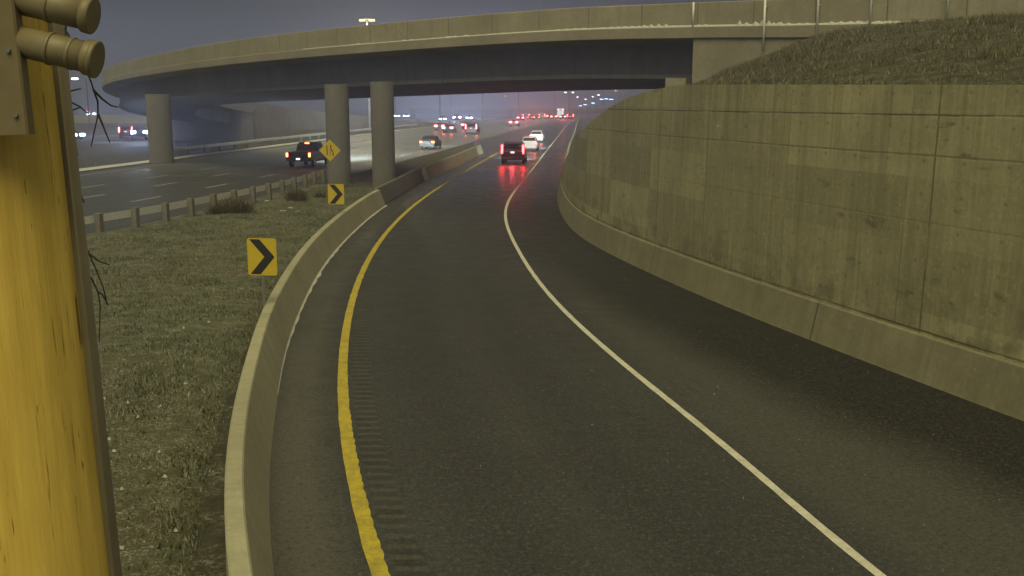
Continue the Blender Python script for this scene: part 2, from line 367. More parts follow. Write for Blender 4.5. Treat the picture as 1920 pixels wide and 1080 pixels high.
def blade_mat(name, cols):
    q = NT(name); g = q.n('ShaderNodeNewGeometry'); r = q.n('ShaderNodeValToRGB'); q.l(g.outputs['Random Per Island'], r.inputs[0])
    r.color_ramp.interpolation = 'CONSTANT'; el = r.color_ramp.elements; el[0].color = cols[0]+(1,); el[0].position = 0; el[1].color = cols[-1]+(1,); el[1].position = 1-1/len(cols)
    for i, c in enumerate(cols[1:-1]): k_ = el.new((i+1)/len(cols)); k_.color = c+(1,)
    return q.fin(r.outputs[0], .85, spec=.15)
M['blade'] = blade_mat('grass_blades', [(.12, .14, .07), (.17, .18, .105), (.085, .105, .05), (.22, .22, .16), (.15, .165, .085), (.30, .305, .27), (.10, .10, .06), (.19, .20, .14)])
M['dead_blade'] = blade_mat('dead_grass_blades', [(.15, .138, .078), (.10, .094, .055), (.21, .195, .12), (.08, .08, .045), (.30, .285, .21), (.13, .115, .065)])
M['twig'] = simple('dark_bark', (.035, .03, .022), .9, var=.3, spec=.15)
M['brush'] = blade_mat('dead_brush', [(.15, .125, .065), (.11, .09, .045), (.20, .175, .10), (.08, .07, .038)])
M['steel'] = simple('galvanised_steel', (.74, .74, .70), .6, metal=.1, var=.2, scale=9)
M['dull_steel'] = simple('weathered_steel', (.20, .20, .19), .6, metal=.3, var=.25)
M['post_wood'] = simple('grey_weathered_post', (.18, .165, .14), .9, var=.3, scale=14)
M['sign_y'] = simple('yellow_sign_sheeting', (.62, .46, .03), .5, var=.12, scale=8)
M['sign_k'] = simple('black_sign_sheeting', (.022, .022, .02), .6, var=.2)
M['sign_back'] = simple('aluminium_sign_back', (.3, .3, .3), .5, metal=.5)
M['rubber'] = simple('tyre_rubber', (.02, .02, .02), .85)
M['rim'] = simple('alloy_rim', (.35, .35, .36), .35, metal=.7)
M['glass'] = simple('dark_car_glass', (.012, .013, .016), .08, var=.1)
M['trim'] = simple('black_plastic_trim', (.03, .03, .03), .6)
M['plate'] = emit('lit_number_plate', (1, .93, .85), 1.1)
M['tail'] = emit('tail_lamp_lit', (1, .03, .035), 28)
M['tail_far'] = emit('distant_tail_lamp_lit', (1, .10, .10), 20)
M['tail_amber'] = emit('amber_tail_lamp_lit', (1, .14, .04), 14)
M['head'] = emit('head_lamp_lit', (.62, .70, 1), 30)
M['amber'] = emit('amber_lamp_lit', (1, .42, .05), 8)
M['lamp_y'] = emit('sodium_lamp_lit', (1, .68, .20), 1.5)
M['lamp_w'] = emit('white_lamp_lit', (.85, .9, 1), 7)
M['lamp_b'] = emit('bluish_lamp_lit', (.35, .55, 1), 7)
def car_paint(n, c): return simple('paint_'+n, c, .3, var=.04)
for n, c in dict(black=(.02, .02, .022), dark=(.035, .037, .042), red=(.06, .008, .008), white=(.72, .72, .74), silver=(.35, .36, .38), grey=(.12, .125, .13), blue=(.03, .045, .10)).items(): M['p_'+n] = car_paint(n, c)

def wood_mat():
    q = NT('pole_wood'); co = q.coord('Object', (1, 1, .06)); co2 = q.coord('Object', (1, 1, .025)); co3 = q.coord()
    a = q.noise(co, 26, 6, .7); b = q.noise(co2, 60, 4, .7); big = q.noise(co3, 1.6, 4)
    col = q.mix(q.rng(a, .3, .7), (.56, .39, .075), (.86, .63, .135))
    col = q.mix(q.rng(big, .35, .7, 0, .5), col, (.50, .31, .075))
    kk = q.math('MULTIPLY', q.rng(b, .60, .66), q.rng(q.noise(co3, 5, 2), .48, .56))
    col = q.mix(q.math('MULTIPLY', kk, .85), col, (.10, .055, .015))
    fleck = q.math('MULTIPLY', q.rng(q.noise(q.coord('Object', (1, 1, .18)), 70, 2), .69, .73), .6)
    col = q.mix(fleck, col, (.16, .09, .03))
    return q.fin(col, .75, a, .3, .01, spec=.25)
M['pole'] = wood_mat()
M['plate_metal'] = simple('brown_painted_metal', (.20, .165, .085), .5, var=.2, scale=20, metal=.1)
M['pole_shade'] = simple('pole_shade_brown', (.125, .105, .058), .85, var=.3, scale=8)  # colour of the pole's shaded edge
M['pipe'] = simple('dull_olive_pipe', (.205, .172, .095), .5, var=.25, scale=25)

# ---------------------------------------------------------------- ground and roads
mb = MB()
xs = [-800, -400, -200, -120, -80, -60, -45, -30, -15, 0, 15, 30, 60, 120, 250, 500, 800]
ys = [-60, -10, 20, 60, 100, 150, 200, 260, 320, 345, 370, 400, 430, 460, 490, 520, 560, 700, 1000, 1500]
ids = [mb.vs([(x, y, ZT(y)-.12) for x in xs]) for y in ys]
for a, b in zip(ids, ids[1:]):
    for i in range(len(xs)-1): mb.face([a[i], a[i+1], b[i+1], b[i]])
tag(mb.build('ground', M['far_ground']), 'dull grass and bare ground running out past the highway', kind='structure')

def ribbon(name, L, Rr, Ys, mat, dz=0., nlat=1, ref=None, wall=None, parent=None, zf=ZT, label=None, kind='structure'):
    mb = MB(); rows = []; meta = []; arc = 0; prev = None
    for Y in Ys:
        a, b = L(Y), Rr(Y)
        if prev is not None: arc += math.hypot((a+b)/2-prev[0], Y-prev[1])
        prev = ((a+b)/2, Y); row = []; mt = []
        for i in range(nlat+1):
            x = a+(b-a)*i/nlat; row.append((x, Y, zf(Y)+dz))
            if ref: tx, ty = tang(ref, Y); u = (x-ref(Y))*ty
            else: u = x-a
            wd = 0.
            if wall: tx, ty = tang(wall, Y); wd = (wall(Y)-x)*ty
            mt.append(((u, arc), (wd, arc)))
        rows.append(mb.vs(row)); meta.append(mt)
    for r0, r1, m0, m1 in zip(rows, rows[1:], meta, meta[1:]):
        for i in range(nlat):
            mb.face([r0[i], r0[i+1], r1[i+1], r1[i]], 0, [m0[i][0], m0[i+1][0], m1[i+1][0], m1[i][0]], [m0[i][1], m0[i+1][1], m1[i+1][1], m1[i][1]])
    o = mb.build(name, mat, parent)
    return tag(o, label, kind=kind)
YS = frange(-3.5, 60, .5)+frange(61, 120, 1)+frange(122, 335, 4)
YF = frange(339, 600, 8)
def rampL(Y):
    if Y < 104: return BAR(Y)-.12
    return BAR(104)-.12+(HWR(Y)-.2-BAR(104)+.12)*smooth(104, 140, Y)
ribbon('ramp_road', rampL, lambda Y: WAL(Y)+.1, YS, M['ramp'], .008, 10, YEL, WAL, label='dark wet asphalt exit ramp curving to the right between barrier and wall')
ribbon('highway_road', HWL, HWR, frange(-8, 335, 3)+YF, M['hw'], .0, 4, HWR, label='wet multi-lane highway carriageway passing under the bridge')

def stripe(name, f, off, wdt, Ys, mat, dz, jag=0., label=None):
    mb = MB(); prev = None
    for i, Y in enumerate(Ys):
        tx, ty = tang(f, Y); x = f(Y)+off; j = 0
        wob = .012*noise.noise(Vector((Y*1.7, off, 3)))
        if jag and Y < 21: j = jag*(.45+.55*abs(math.sin(Y*math.pi/.30)))*smooth(21, 13, Y)*(.6+.7*abs(noise.noise(Vector((Y*2.3, 1, 0)))))
        a = (x-(wdt/2+wob)*ty, Y+(wdt/2)*tx, ZT(Y)+dz); b = (x+(wdt/2+j+wob)*ty, Y-(wdt/2+j)*tx, ZT(Y)+dz)
        cur = mb.vs([a, b])
        if prev: mb.face([prev[0], prev[1], cur[1], cur[0]])
        prev = cur
    return tag(mb.build(name, mat), label, kind='structure')
stripe('yellow_line', YEL, 0, .175, frange(-3, 40, .05)+frange(40.5, 130, 1), M['yline'], .014, .04, 'worn yellow edge line on the inside of the ramp')
stripe('white_line', WHT, 0, .125, frange(-3, 60, .4)+frange(61, 335, 3), M['wline'], .014, 0, 'white edge line on the outside of the ramp')
stripe('highway_edge_line', HWR, -2.2, .16, frange(-5, 335, 4)+YF, M['hwline'], .008, 0, 'pale edge line along the near side of the highway')
stripe('highway_far_edge_line', lambda Y: HWL(Y), 2.0, .16, frange(-5, 335, 4)+YF, M['hwline'], .008, 0, 'pale edge line along the median side of the highway')
mb = MB()
for off in (-5.55, -9.25, -12.95):
    Y = -2+(off*1.3) % 3
    while Y < 330:
        q = []
        for yy in frange(Y, Y+3.1, 1.0):
            x = HWR(yy)+off; q.append(((x-.075, yy, .008), (x+.075, yy, .008)))
        for (a, b), (c, d) in zip(q, q[1:]): mb.quad(a, b, d, c)
        Y += 8.7
tag(mb.build('lane_dashes', M['hwline']), 'white dashed lane lines on the highway', kind='structure')

# far carriageway, side road and raised road
FAR = spline([(118, -120), (128, -85), (137, -64), (150, -57), (180, -52), (225, -38), (285, -16.5), (340, -9), (480, 9), (600, 26)])
ribbon('far_road', lambda Y: FAR(Y)-6-lerp([(118, 12), (140, 6), (180, 0)], Y), lambda Y: FAR(Y)+6, frange(118, 335, 4)+YF, M['hw'], .0, 2, FAR, label='opposite carriageway beyond the bridge embankment')
mb = MB(); 
for a, b in zip(frange(-110, -28, 4), frange(-110, -28, 4)[1:]):
    u0, u1 = mb.vs([(a, 340, -.0), (a, 349, -.06)]), mb.vs([(b, 340, -.0), (b, 349, -.06)])
    mb.face([u0[0], u1[0], u1[1], u0[1]], 0, [(0, a), (0, b), (9, b), (9, a)])
tag(mb.build('side_road', M['hw']), 'small far side road left of the highway', kind='structure')

# left verge; added hollow and dark ground stand in for the barrier's shadow
def vnoise(x, y): return .10*noise.noise(Vector((x*.35, y*.35, 0)))+.05*noise.noise(Vector((x*1.3, y*1.3, 5)))
mb = MB(); rows = []; Ys = frange(-3, 62, .6); NL = 34
def verge_z(X, Y):
    d = BAR(Y)-.47-X
    return .06+vnoise(X, Y)*smooth(.4, 2, d)-.30*(1-smooth(.18, .8, d))+.25*smooth(2, 6, d)*0
for Y in Ys:
    a, b = HWR(Y)-.1, BAR(Y)-.46
    rows.append(mb.vs([(a+(b-a)*t, Y, (verge_z(a+(b-a)*t, Y) if i else -.03)) for i, t in enumerate([1-(1-j/NL)**1.8 for j in range(NL+1)])]))
for a, b in zip(rows, rows[1:]):
    for i in range(NL): mb.face([a[i], a[i+1], b[i+1], b[i]], 1 if i >= NL-4 else 0, smooth=True)
tag(mb.build('grass_verge', [M['grass_ground'], M['barrier_shade']]), 'frosty winter grass verge between ramp barrier and guardrail', kind='structure')
ribbon('verge_strip', lambda Y: HWR(Y)-.05, lambda Y: BAR(Y)-.3 if Y < 104 else rampL(Y)+.1, frange(61.5, 139, 2), M['far_ground'], .04, 3, label='brown grass strip between highway and ramp')

# ---------------------------------------------------------------- concrete barriers
def barrier(name, label, f, Y0, Y1, mat, prof, side, step=.5, group=None):
    mb = MB(); rings = []; us = []; arc = 0; pv = None
    L = [0]
    for p, q in zip(prof, prof[1:]+prof[:1]): L.append(L[-1]+math.hypot(p[0]-q[0], p[1]-q[1]))
    for Y in frange(Y0, Y1, step):
        tx, ty = tang(f, Y); x = f(Y)
        if pv: arc += math.hypot(x-pv[0], Y-pv[1])
        pv = (x, Y); us.append(arc)
        rings.append([(x+side*o*ty, Y-side*o*tx, ZT(Y)+z) for o, z in prof])
    mb.loft(rings, us=us, vs_=L)
    return tag(mb.build(name, mat), label, 'barrier', group)
JB = [(0, 0), (.27, .80), (.29, .82), (.46, .82), (.48, .80), (.50, -.3), (.0, -.3)]
barrier('concrete_barrier', 'long pale concrete barrier curving along the yellow line', BAR, -3, 49.7, M['barrier'], JB, -1)
barrier('concrete_barrier', 'dark concrete barrier under the bridge beside the columns', lambda Y: BAR(Y)-.25, 50.1, 66.5, M['barrier_dark'], JB, -1)
barrier('concrete_barrier', 'grey concrete barrier beyond the bridge between ramp and highway', BAR, 66.9, 104, M['barrier'], JB, -1, 1)
WB = [(0, 0), (.015, .06), (.17, .80), (.19, .82), (.34, .82), (.34, -.2), (0, -.2)]
barrier('concrete_barrier', 'low olive concrete barrier at the foot of the retaining wall', WAL, -3.5, 62, M['wall_barrier'], WB, 1)
barrier('concrete_barrier', 'low pale barrier along the far right edge of the ramp', WAL, 62.3, 330, M['barrier'], JB, 1, 3)
# snow drifted along the barrier foot
mb = MB(); pr = None
for Y in frange(17, 50, .25):
    n_ = abs(noise.noise(Vector((Y*.8, 0, 9)))); wd = (.03+.10*n_)*smooth(16, 30, Y); x = BAR(Y)
    c_ = mb.vs([(x-.02, Y, .05), (x+wd, Y, .016)])
    if pr: mb.face([pr[0], pr[1], c_[1], c_[0]])
    pr = c_
tag(mb.build('snow', M['snow']), 'thin line of snow along the foot of the ramp barrier', 'snow', kind='stuff')

# ---------------------------------------------------------------- retaining wall on the right
def WTOP(Y): return lerp([(-4, 5.1), (10, 5.2), (16, 5.28), (24, 5.42), (28.5, 5.5), (31, 5.38), (33, 5.18), (35, 4.88), (37, 4.5), (39.5, 4.0), (42, 3.5), (45, 2.9), (50, 2.1), (60, 1.3), (62, 1.2)], Y)
mb = MB(); rows = []; arc = 0; pv = None; us = []
for Y in frange(-3.5, 62, .5):
    tx, ty = tang(WAL, Y); x = WAL(Y)
    if pv: arc += math.hypot(x-pv[0], Y-pv[1])
    pv = (x, Y); us.append(arc); zt = WTOP(Y)
    zs = [-.3, .7]+[.7+(zt-.7)*k/6 for k in range(1, 7)]
    pr = [(.225+.02*z, z) for z in zs]; pr += [(pr[-1][0]+.45, zt), (pr[-1][0]+.55, -.3)]
    rows.append((mb.vs([(x+o*ty, Y-o*tx, z) for o, z in pr]), zs+[zt+.4, zt+.6], arc))
for (a, za, ua), (b, zb, ub) in zip(rows, rows[1:]):
    for j in range(len(a)-1):
        mb.face([a[j], a[j+1], b[j+1], b[j]], 0, [(ua, za[j]), (ua, za[j+1]), (ub, zb[j+1]), (ub, zb[j])])
mb.face(rows[0][0][::-1]); mb.face(rows[-1][0])
tag(mb.build('retaining_wall', M['wall']), 'tall stained olive concrete retaining wall along the right of the ramp', 'wall')

# ---------------------------------------------------------------- the curved overpass
BP = [(58, 8, 8.75), (40, 23, 8.9), (27, 33.3, 9.02), (19.5, 38.9, 9.15), (13, 44.2, 9.35), (8.1, 49.2, 9.62), (1.1, 54.5, 9.74), (-10.4, 63.3, 9.5), (-20.6, 74, 9.25), (-32, 91, 9.0),
      (-40.6, 104, 8.5), (-46, 117, 7.8), (-48.4, 131, 6.9), (-47.5, 147, 5.8), (-43, 166, 4.5), (-36, 190, 3.2), (-28.5, 220, 1.7), (-25, 235, .9)]
def catmull(P, step=.06):
    P = [Vector(p) for p in P]; P = [P[0]*2-P[1]]+P+[P[-1]*2-P[-2]]; out = []
    for i in range(1, len(P)-2):
        a, b, c, d = P[i-1:i+3]; n = 14
        for k in range(n):
            t = k/n; out.append(.5*((2*b)+(c-a)*t+(2*a-5*b+4*c-d)*t*t+(3*b-a-3*c+d)*t**3))
    out.append(P[-2]); return out
BC = catmull(BP); BW = 11.0
def bframe(i):
    t = (BC[min(i+1, len(BC)-1)]-BC[max(i-1, 0)]); t.z = 0; t.normalize(); return Vector((t.y, -t.x, 0))*-1     # towards the near (outer) side
BARC = [0]
for a, b in zip(BC, BC[1:]): BARC.append(BARC[-1]+(b-a).length)
def bnear(X, Y): return min(range(len(BC)), key=lambda i: (BC[i].x-X)**2+(BC[i].y-Y)**2)
N_OUT = [bframe(i) for i in range(len(BC))]
if N_OUT[40].y > 0: N_OUT = [-n for n in N_OUT]
SE = .055
def bpt(i, o, z): return BC[i]+N_OUT[i]*o+Vector((0, 0, z+SE*min(0, o)))
def bsweep(name, prof, i0, i1, mat, parent, label=None, zfloor=None):
    mb = MB(); L = [0]
    for p, q in zip(prof, prof[1:]+prof[:1]): L.append(L[-1]+math.hypot(p[0]-q[0], p[1]-q[1]))
    rings = []
    for i in range(i0, i1+1):
        rings.append([bpt(i, o, z) if z > -50 else Vector((bpt(i, o, 0).x, bpt(i, o, 0).y, -.3)) for o, z in prof])
    mb.loft(rings, us=BARC[i0:i1+1], vs_=L); o = mb.build(name, mat, parent)
    if label: o['label'] = label
    return o
iA = bnear(8.3, 49.0); iB = bnear(-47.9, 142); iE = len(BC)-1
br = thing('overpass_bridge', 'curved concrete bridge with pale parapet crossing over ramp and highway', 'bridge', (0, 0, 0))
bsweep('parapet', [(0, -1.12), (0, -.03), (-.03, 0), (-.25, 0), (-.30, -1.12)], 0, iE, M['parapet'], br)
bsweep('parapet', [(-BW, -1.12), (-BW, 0), (-BW+.25, 0), (-BW+.3, -1.12)], 0, iE, M['parapet'], br)
bsweep('deck_slab', [(.10, -1.12), (.12, -1.15), (.12, -1.60), (.09, -1.63), (-1.5, -1.74), (-BW+1.5, -1.74), (-BW-.12, -1.62), (-BW-.12, -1.12)], 0, iB+4, M['deck'], br)
bsweep('girder', [(-1.5, -1.744), (-1.62, -3.17), (-1.46, -3.20), (-1.46, -3.40), (-1.5, -3.42), (-BW+1.5, -3.42), (-BW+1.5, -1.744)], iA+1, iB+2, M['girder'], br)
# ledge snow
mb = MB(); prev = None
for i in range(bnear(24, 36), bnear(-14, 66)):
    for s_ in range(4):
        t = s_/4; c0 = bpt(i, 0, 0).lerp(bpt(i+1, 0, 0), t); n_ = N_OUT[i]
        a_ = abs(noise.noise(Vector((BARC[i]*.9+s_*.6, 0, 2)))); h = (.05+.28*a_*a_*2)*(.25+.75*smooth(-2, 10, c0.x+2))
        cur = mb.vs([c0+n_*.003+Vector((0, 0, -1.08+h)), c0+n_*.06+Vector((0, 0, -1.1+h*.7)), c0+n_*.118+Vector((0, 0, -1.115))])
        if prev: mb.face([prev[0], prev[1], cur[1], cur[0]]); mb.face([prev[1], prev[2], cur[2], cur[1]])
        prev = cur
o = mb.build('snow', M['snow'], br); o['kind'] = 'stuff'
# vertical pipes on the outer face
for px, ztop, zbot in ((1282, 0, -1.1), (1422, .02, -2.2), (1510, 1.6, -1.9), (1615, 1.6, -1.5), (1745, 1.6, -1.2), (1913, 1.6, -1.2)):
    i = min(range(iA+4), key=lambda i: abs(BC[i].x/BC[i].y*F_PX+960-px)); mb = MB()
    base = BC[i]+N_OUT[i]*(.09 if zbot > -1.15 else .19)
    mb.tube([base+Vector((0, 0, zbot)), base+Vector((0, 0, ztop))], .05, 8); 
    mb.tube([base+Vector((0, 0, -.3)), BC[i]+Vector((0, 0, -.3))], .03, 6); mb.build('post', M['steel'], br)
# columns with small necks
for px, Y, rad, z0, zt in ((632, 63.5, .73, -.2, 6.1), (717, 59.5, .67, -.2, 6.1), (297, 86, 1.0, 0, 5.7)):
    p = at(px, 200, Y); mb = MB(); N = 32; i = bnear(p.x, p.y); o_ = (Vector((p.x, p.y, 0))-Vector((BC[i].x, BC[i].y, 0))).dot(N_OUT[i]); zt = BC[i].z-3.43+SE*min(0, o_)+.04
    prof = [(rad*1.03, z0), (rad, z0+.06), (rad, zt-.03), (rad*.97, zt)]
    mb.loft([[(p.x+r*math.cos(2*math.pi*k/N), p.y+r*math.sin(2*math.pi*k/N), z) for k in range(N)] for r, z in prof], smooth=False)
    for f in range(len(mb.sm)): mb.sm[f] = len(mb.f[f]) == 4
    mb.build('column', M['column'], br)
# abutments
mb = MB()
def block(mb, i0, i1, prof):
    rings = []
    for i in range(i0, i1+1): rings.append([bpt(i, o, z) if z > -50 else Vector((bpt(i, o, 0).x, bpt(i, o, 0).y, -.3)) for o, z in prof])
    L = list(range(len(prof)+1)); mb.loft(rings, us=BARC[i0:i1+1], vs_=L)
block(mb, 0, iA, [(.02, -1.637), (.02, -99), (-BW-.02, -99), (-BW-.02, -1.637)])
mb.build('abutment', M['abut'], br)
mb = MB(); block(mb, iA+1, iA+3, [(-.3, -3.435), (-.3, -99), (-BW+.3, -99), (-BW+.3, -3.435)]); mb.build('bearing_shelf', M['abut'], br)
mb = MB(); block(mb, iB, iB+4, [(.0, -1.76), (.0, -99), (-BW-.0, -99), (-BW-.0, -1.76)]); mb.build('abutment', M['abut'], br)
mb = MB(); block(mb, iB+5, iE, [(.05, -1.12), (.05, -99), (-BW-.05, -99), (-BW-.05, -1.12)])
ew = tag(mb.build('embankment_wall', M['abut']), 'long grey wall carrying the bridge ramp down beside the highway', 'wall')

# ---------------------------------------------------------------- grass bank above the wall
mb = MB(); rows = []
up = [(58, 8, 7.9), (40, 23, 8.1), (27, 33.3, 8.2), (19.5, 38.9, 8.15), (16, 41.8, 8.1), (13, 44.2, 7.75), (11.6, 45.7, 7.25), (10, 47.3, 6.5), (8.6, 48.6, 5.7), (7.9, 49.6, 5.2), (7.2, 50.5, 4.5), (6.6, 52, 3.4), (6.4, 56, 2.4)]
lowY = [-3.5, 4, 10, 15, 18, 21, 23.5, 26, 29, 31.5, 34.5, 39, 46]
NU = 14; grid = []
UPc = catmull(up); LOc = []
for k in range(len(UPc)):
    t = k/(len(UPc)-1)*(len(lowY)-1); i = min(int(t), len(lowY)-2); LOc.append(lowY[i]+(lowY[i+1]-lowY[i])*(t-i))
for k, (u_, Y) in enumerate(zip(UPc, LOc)):
    tx, ty = tang(WAL, Y); lo = Vector((WAL(Y)+.62*ty, Y-.62*tx, WTOP(Y)-.05)); row = []
    for j in range(NU+1):
        t = j/NU; p = lo.lerp(u_, t); bul = .45*math.sin(math.pi*t)*smooth(7.0, 8.1, u_.z)
        p.z += bul+(.12*noise.noise(Vector((p.x*.5, p.y*.5, 0)))+.05*noise.noise(Vector((p.x*2, p.y*2, 0))))*(0 if j == 0 else 1); row.append(p)
    grid.append(row)
ids = [mb.vs(r) for r in grid]
for a, b in zip(ids, ids[1:]):
    for j in range(NU): mb.face([a[j], a[j+1], b[j+1], b[j]], smooth=True)
tag(mb.build('grass_bank', M['bank_ground']), 'sloping bank of dead grass between retaining wall and bridge', kind='structure')

# ---------------------------------------------------------------- grass
def blades(name, pts, mat, label, wd=(.012, .028)):
    mb = MB()
    for p, h in pts:
        a = random.uniform(0, 6.283); dx, dy = math.cos(a), math.sin(a); w_ = random.uniform(*wd); ln = h*random.uniform(.1, .9); b = random.uniform(0, 6.283)
        i = mb.vs([(p[0]-dx*w_, p[1]-dy*w_, p[2]-.02), (p[0]+dx*w_, p[1]+dy*w_, p[2]-.02), (p[0]+math.cos(b)*ln, p[1]+math.sin(b)*ln, p[2]+h)])
        mb.face(i)
    return tag(mb.build(name, mat), label, 'grass', kind='stuff')
pts = []
while len(pts) < 55000:
    Y = 7+55*random.random()**1.9; X = BAR(Y)-.75-random.random()**1.1*(BAR(Y)-.8-HWR(Y)-1.2)
    if X/Y < -.47: continue
    cl = noise.noise(Vector((X*.7, Y*.7, 4)))
    if random.random() > .55+cl: continue
    pts.append(((X, Y, verge_z(X, Y)), random.uniform(.03, .085)*(1+1.0*max(0, cl))))
blades('grass', pts, M['blade'], 'short frosted grass blades on the verge left of the ramp barrier', (.008, .022))
pts = []
while len(pts) < 30000:
    k = random.randrange(10, len(grid)-8); j = random.random()*NU; i = int(j); p = grid[k][i].lerp(grid[k][min(i+1, NU)], j-i).lerp(grid[k+1][i], random.random())
    if p.x/p.y > .56 or p.y < 8: continue
    cl = noise.noise(Vector((p.x*.5, p.y*.5, 7)))
    if random.random() > .6+cl: continue
    pts.append((p, random.uniform(.05, .2)**1.0*(.8+1.6*max(0, cl)) * (.6 if i < 2 else 1)))
blades('grass', pts, M['dead_blade'], 'long dead grass on the bank above the retaining wall', (.005, .016))
# small tufts of snow lying in the verge
def snow_patch(p, r, seed):
    mb = MB(); random.seed(seed); n = 11; ring = []; r2 = []
    for k in range(n):
        a = 2*math.pi*k/n; q = r*random.uniform(.55, 1.2); ring.append((p[0]+q*1.5*math.cos(a), p[1]+q*math.sin(a), p[2]-.02)); r2.append((p[0]+q*.9*math.cos(a), p[1]+q*.6*math.sin(a), p[2]+.012+random.uniform(-.012, .012)))
    mb.loft([ring, r2]); return mb
snows = MB()
for k, (px, py) in enumerate([(345, 622), (392, 610), (348, 727), (196, 748), (240, 757), (300, 770), (310, 905), (215, 860), (230, 1040), (300, 860), (260, 790), (500, 380), (545, 392), (530, 398), (205, 830), (330, 1000), (230, 930), (560, 400)]):
    d = ray(px, py); t = -CAM_H/d.z; X, Y = d.x*t, d.y*t
    q = snow_patch((X, Y, verge_z(X, Y)+.03), (.022 if py > 500 else .12)*random.uniform(.7, 1.2), k); n = len(snows.v); snows.v += q.v
    for f in q.f: snows.face([i+n for i in f])
tag(snows.build('snow', M['snow']), 'scattered scraps of snow on the verge', 'snow', kind='stuff')
random.seed(11)

# ---------------------------------------------------------------- brush along the guardrail
def shrub(p, rx, ry, h, n, label):
    mb = MB()
    for _ in range(n):
        a = random.uniform(0, 6.283); r = random.random()**.6; bx, by = rx*r*math.cos(a)*.6, ry*r*math.sin(a)*.6
        hh = h*random.uniform(.45, 1)*(1-.45*r); tx, ty = bx+random.gauss(0, .16)+bx*.5, by+random.gauss(0, .16)+by*.4; w_ = random.uniform(.006, .016)
        p0 = Vector((bx, by, 0)); p2 = Vector((tx, ty, hh)); p1 = p0.lerp(p2, .55)+Vector((random.gauss(0, .06), random.gauss(0, .06), .05))
        a2 = random.uniform(0, 3.14); d = Vector((math.cos(a2), math.sin(a2), 0))*w_
        i = mb.vs([p0-d, p0+d, p1+d*.8, p1-d*.8, p2]); mb.face([i[0], i[1], i[2], i[3]]); mb.face([i[3], i[2], i[4]])
    return tag(mb.build('dead_shrub', M['brush'], loc=p), label, 'shrub', 'dead shrubs along the guardrail')
def on_verge(px, py):
    d = ray(px, py); t = -CAM_H/d.z; X, Y = d.x*t, d.y*t; return (X, Y, verge_z(X, Y)-.03)
shrub(on_verge(438, 402), 1.3, .9, 1.05, 900, 'wide brown dead shrub filling the gap in the middle of the guardrail')
shrub(on_verge(405, 404), .6, .5, .7, 350, 'small brown dead shrub left of the wide one by the guardrail')
shrub(on_verge(556, 378), .75, .7, 1.05, 600, 'brown dead shrub in front of the guardrail left of the bridge column')
shrub(on_verge(600, 372), .5, .5, .6, 250, 'low dead shrub beside the small arrow sign')

# ---------------------------------------------------------------- guardrails
WBEAM = [(0, .72), (.05, .70), (.075, .66), (.05, .60), (.0, .575), (.05, .55), (.075, .49), (.05, .45), (0, .43), (-.012, .43), (-.012, .72)]
def guardrail(label, f, Y0, Y1, pitch_, side, zf, post_m, px=None, raily=1.0):
    g = thing('guardrail', label, 'guardrail', (f(Y0), Y0, zf(Y0)))
    org = Vector((f(Y0), Y0, zf(Y0))); mb = MB(); rings = []
    for Y in frange(Y0, Y1, 1.0):
        tx, ty = tang(f, Y); rings.append([Vector((f(Y)-side*(.14+o)*ty, Y+side*(.14+o)*tx, zf(Y)+z*raily))-org for o, z in WBEAM])
    mb.loft(rings); mb.build('rail', M['steel'], g)
    Y = Y0+.3; n = 0; proto = None
    while Y < Y1:
        tx, ty = tang(f, Y); a = math.atan2(-tx, ty)
        if proto is None:
            b = MB(); b.bbox((-.12, -.12, -.3), (.12, .12, .80), .015); proto = b.build('post', post_m, g); o = proto
        else: o = proto.copy(); C.objects.link(o); o.parent = g
        o.location = Vector((f(Y), Y, zf(Y)))-org; o.rotation_euler = (random.gauss(0, .015), random.gauss(0, .015), a); Y += pitch_*ty; n += 1
    return g
guardrail('grey post and rail guardrail between the grass verge and the highway', RAIL, 26, 68, 2.15, 1, lambda Y: .06, M['post_wood'])
MED = lambda Y: HWL(Y)-2.6
guardrail('pale steel guardrail on the median beyond the highway', MED, 92, 290, 4.0, -1, lambda Y: .1, M['dull_steel'])
ribbon('median_strip', lambda Y: HWL(Y)-9 if Y < 150 else HWL(Y)-6, lambda Y: HWL(Y)+.05, frange(40, 300, 3), M['far_ground'], .07, 3, label='rough grass median on the far side of the highway')
mb = MB(); pr = None
for Y in frange(55, 230, 1.5):
    n_ = noise.noise(Vector((Y*.23, 3, 0))); x = HWL(Y); wd = .5+.5*n_
    c_ = mb.vs([(x-.9-wd, Y, .09), (x+.1+.3*wd, Y, .085)])
    if pr: mb.face([pr[0], pr[1], c_[1], c_[0]])
    pr = c_
tag(mb.build('snow', M['snow']), 'snow ploughed along the median edge of the highway', 'snow', kind='stuff')

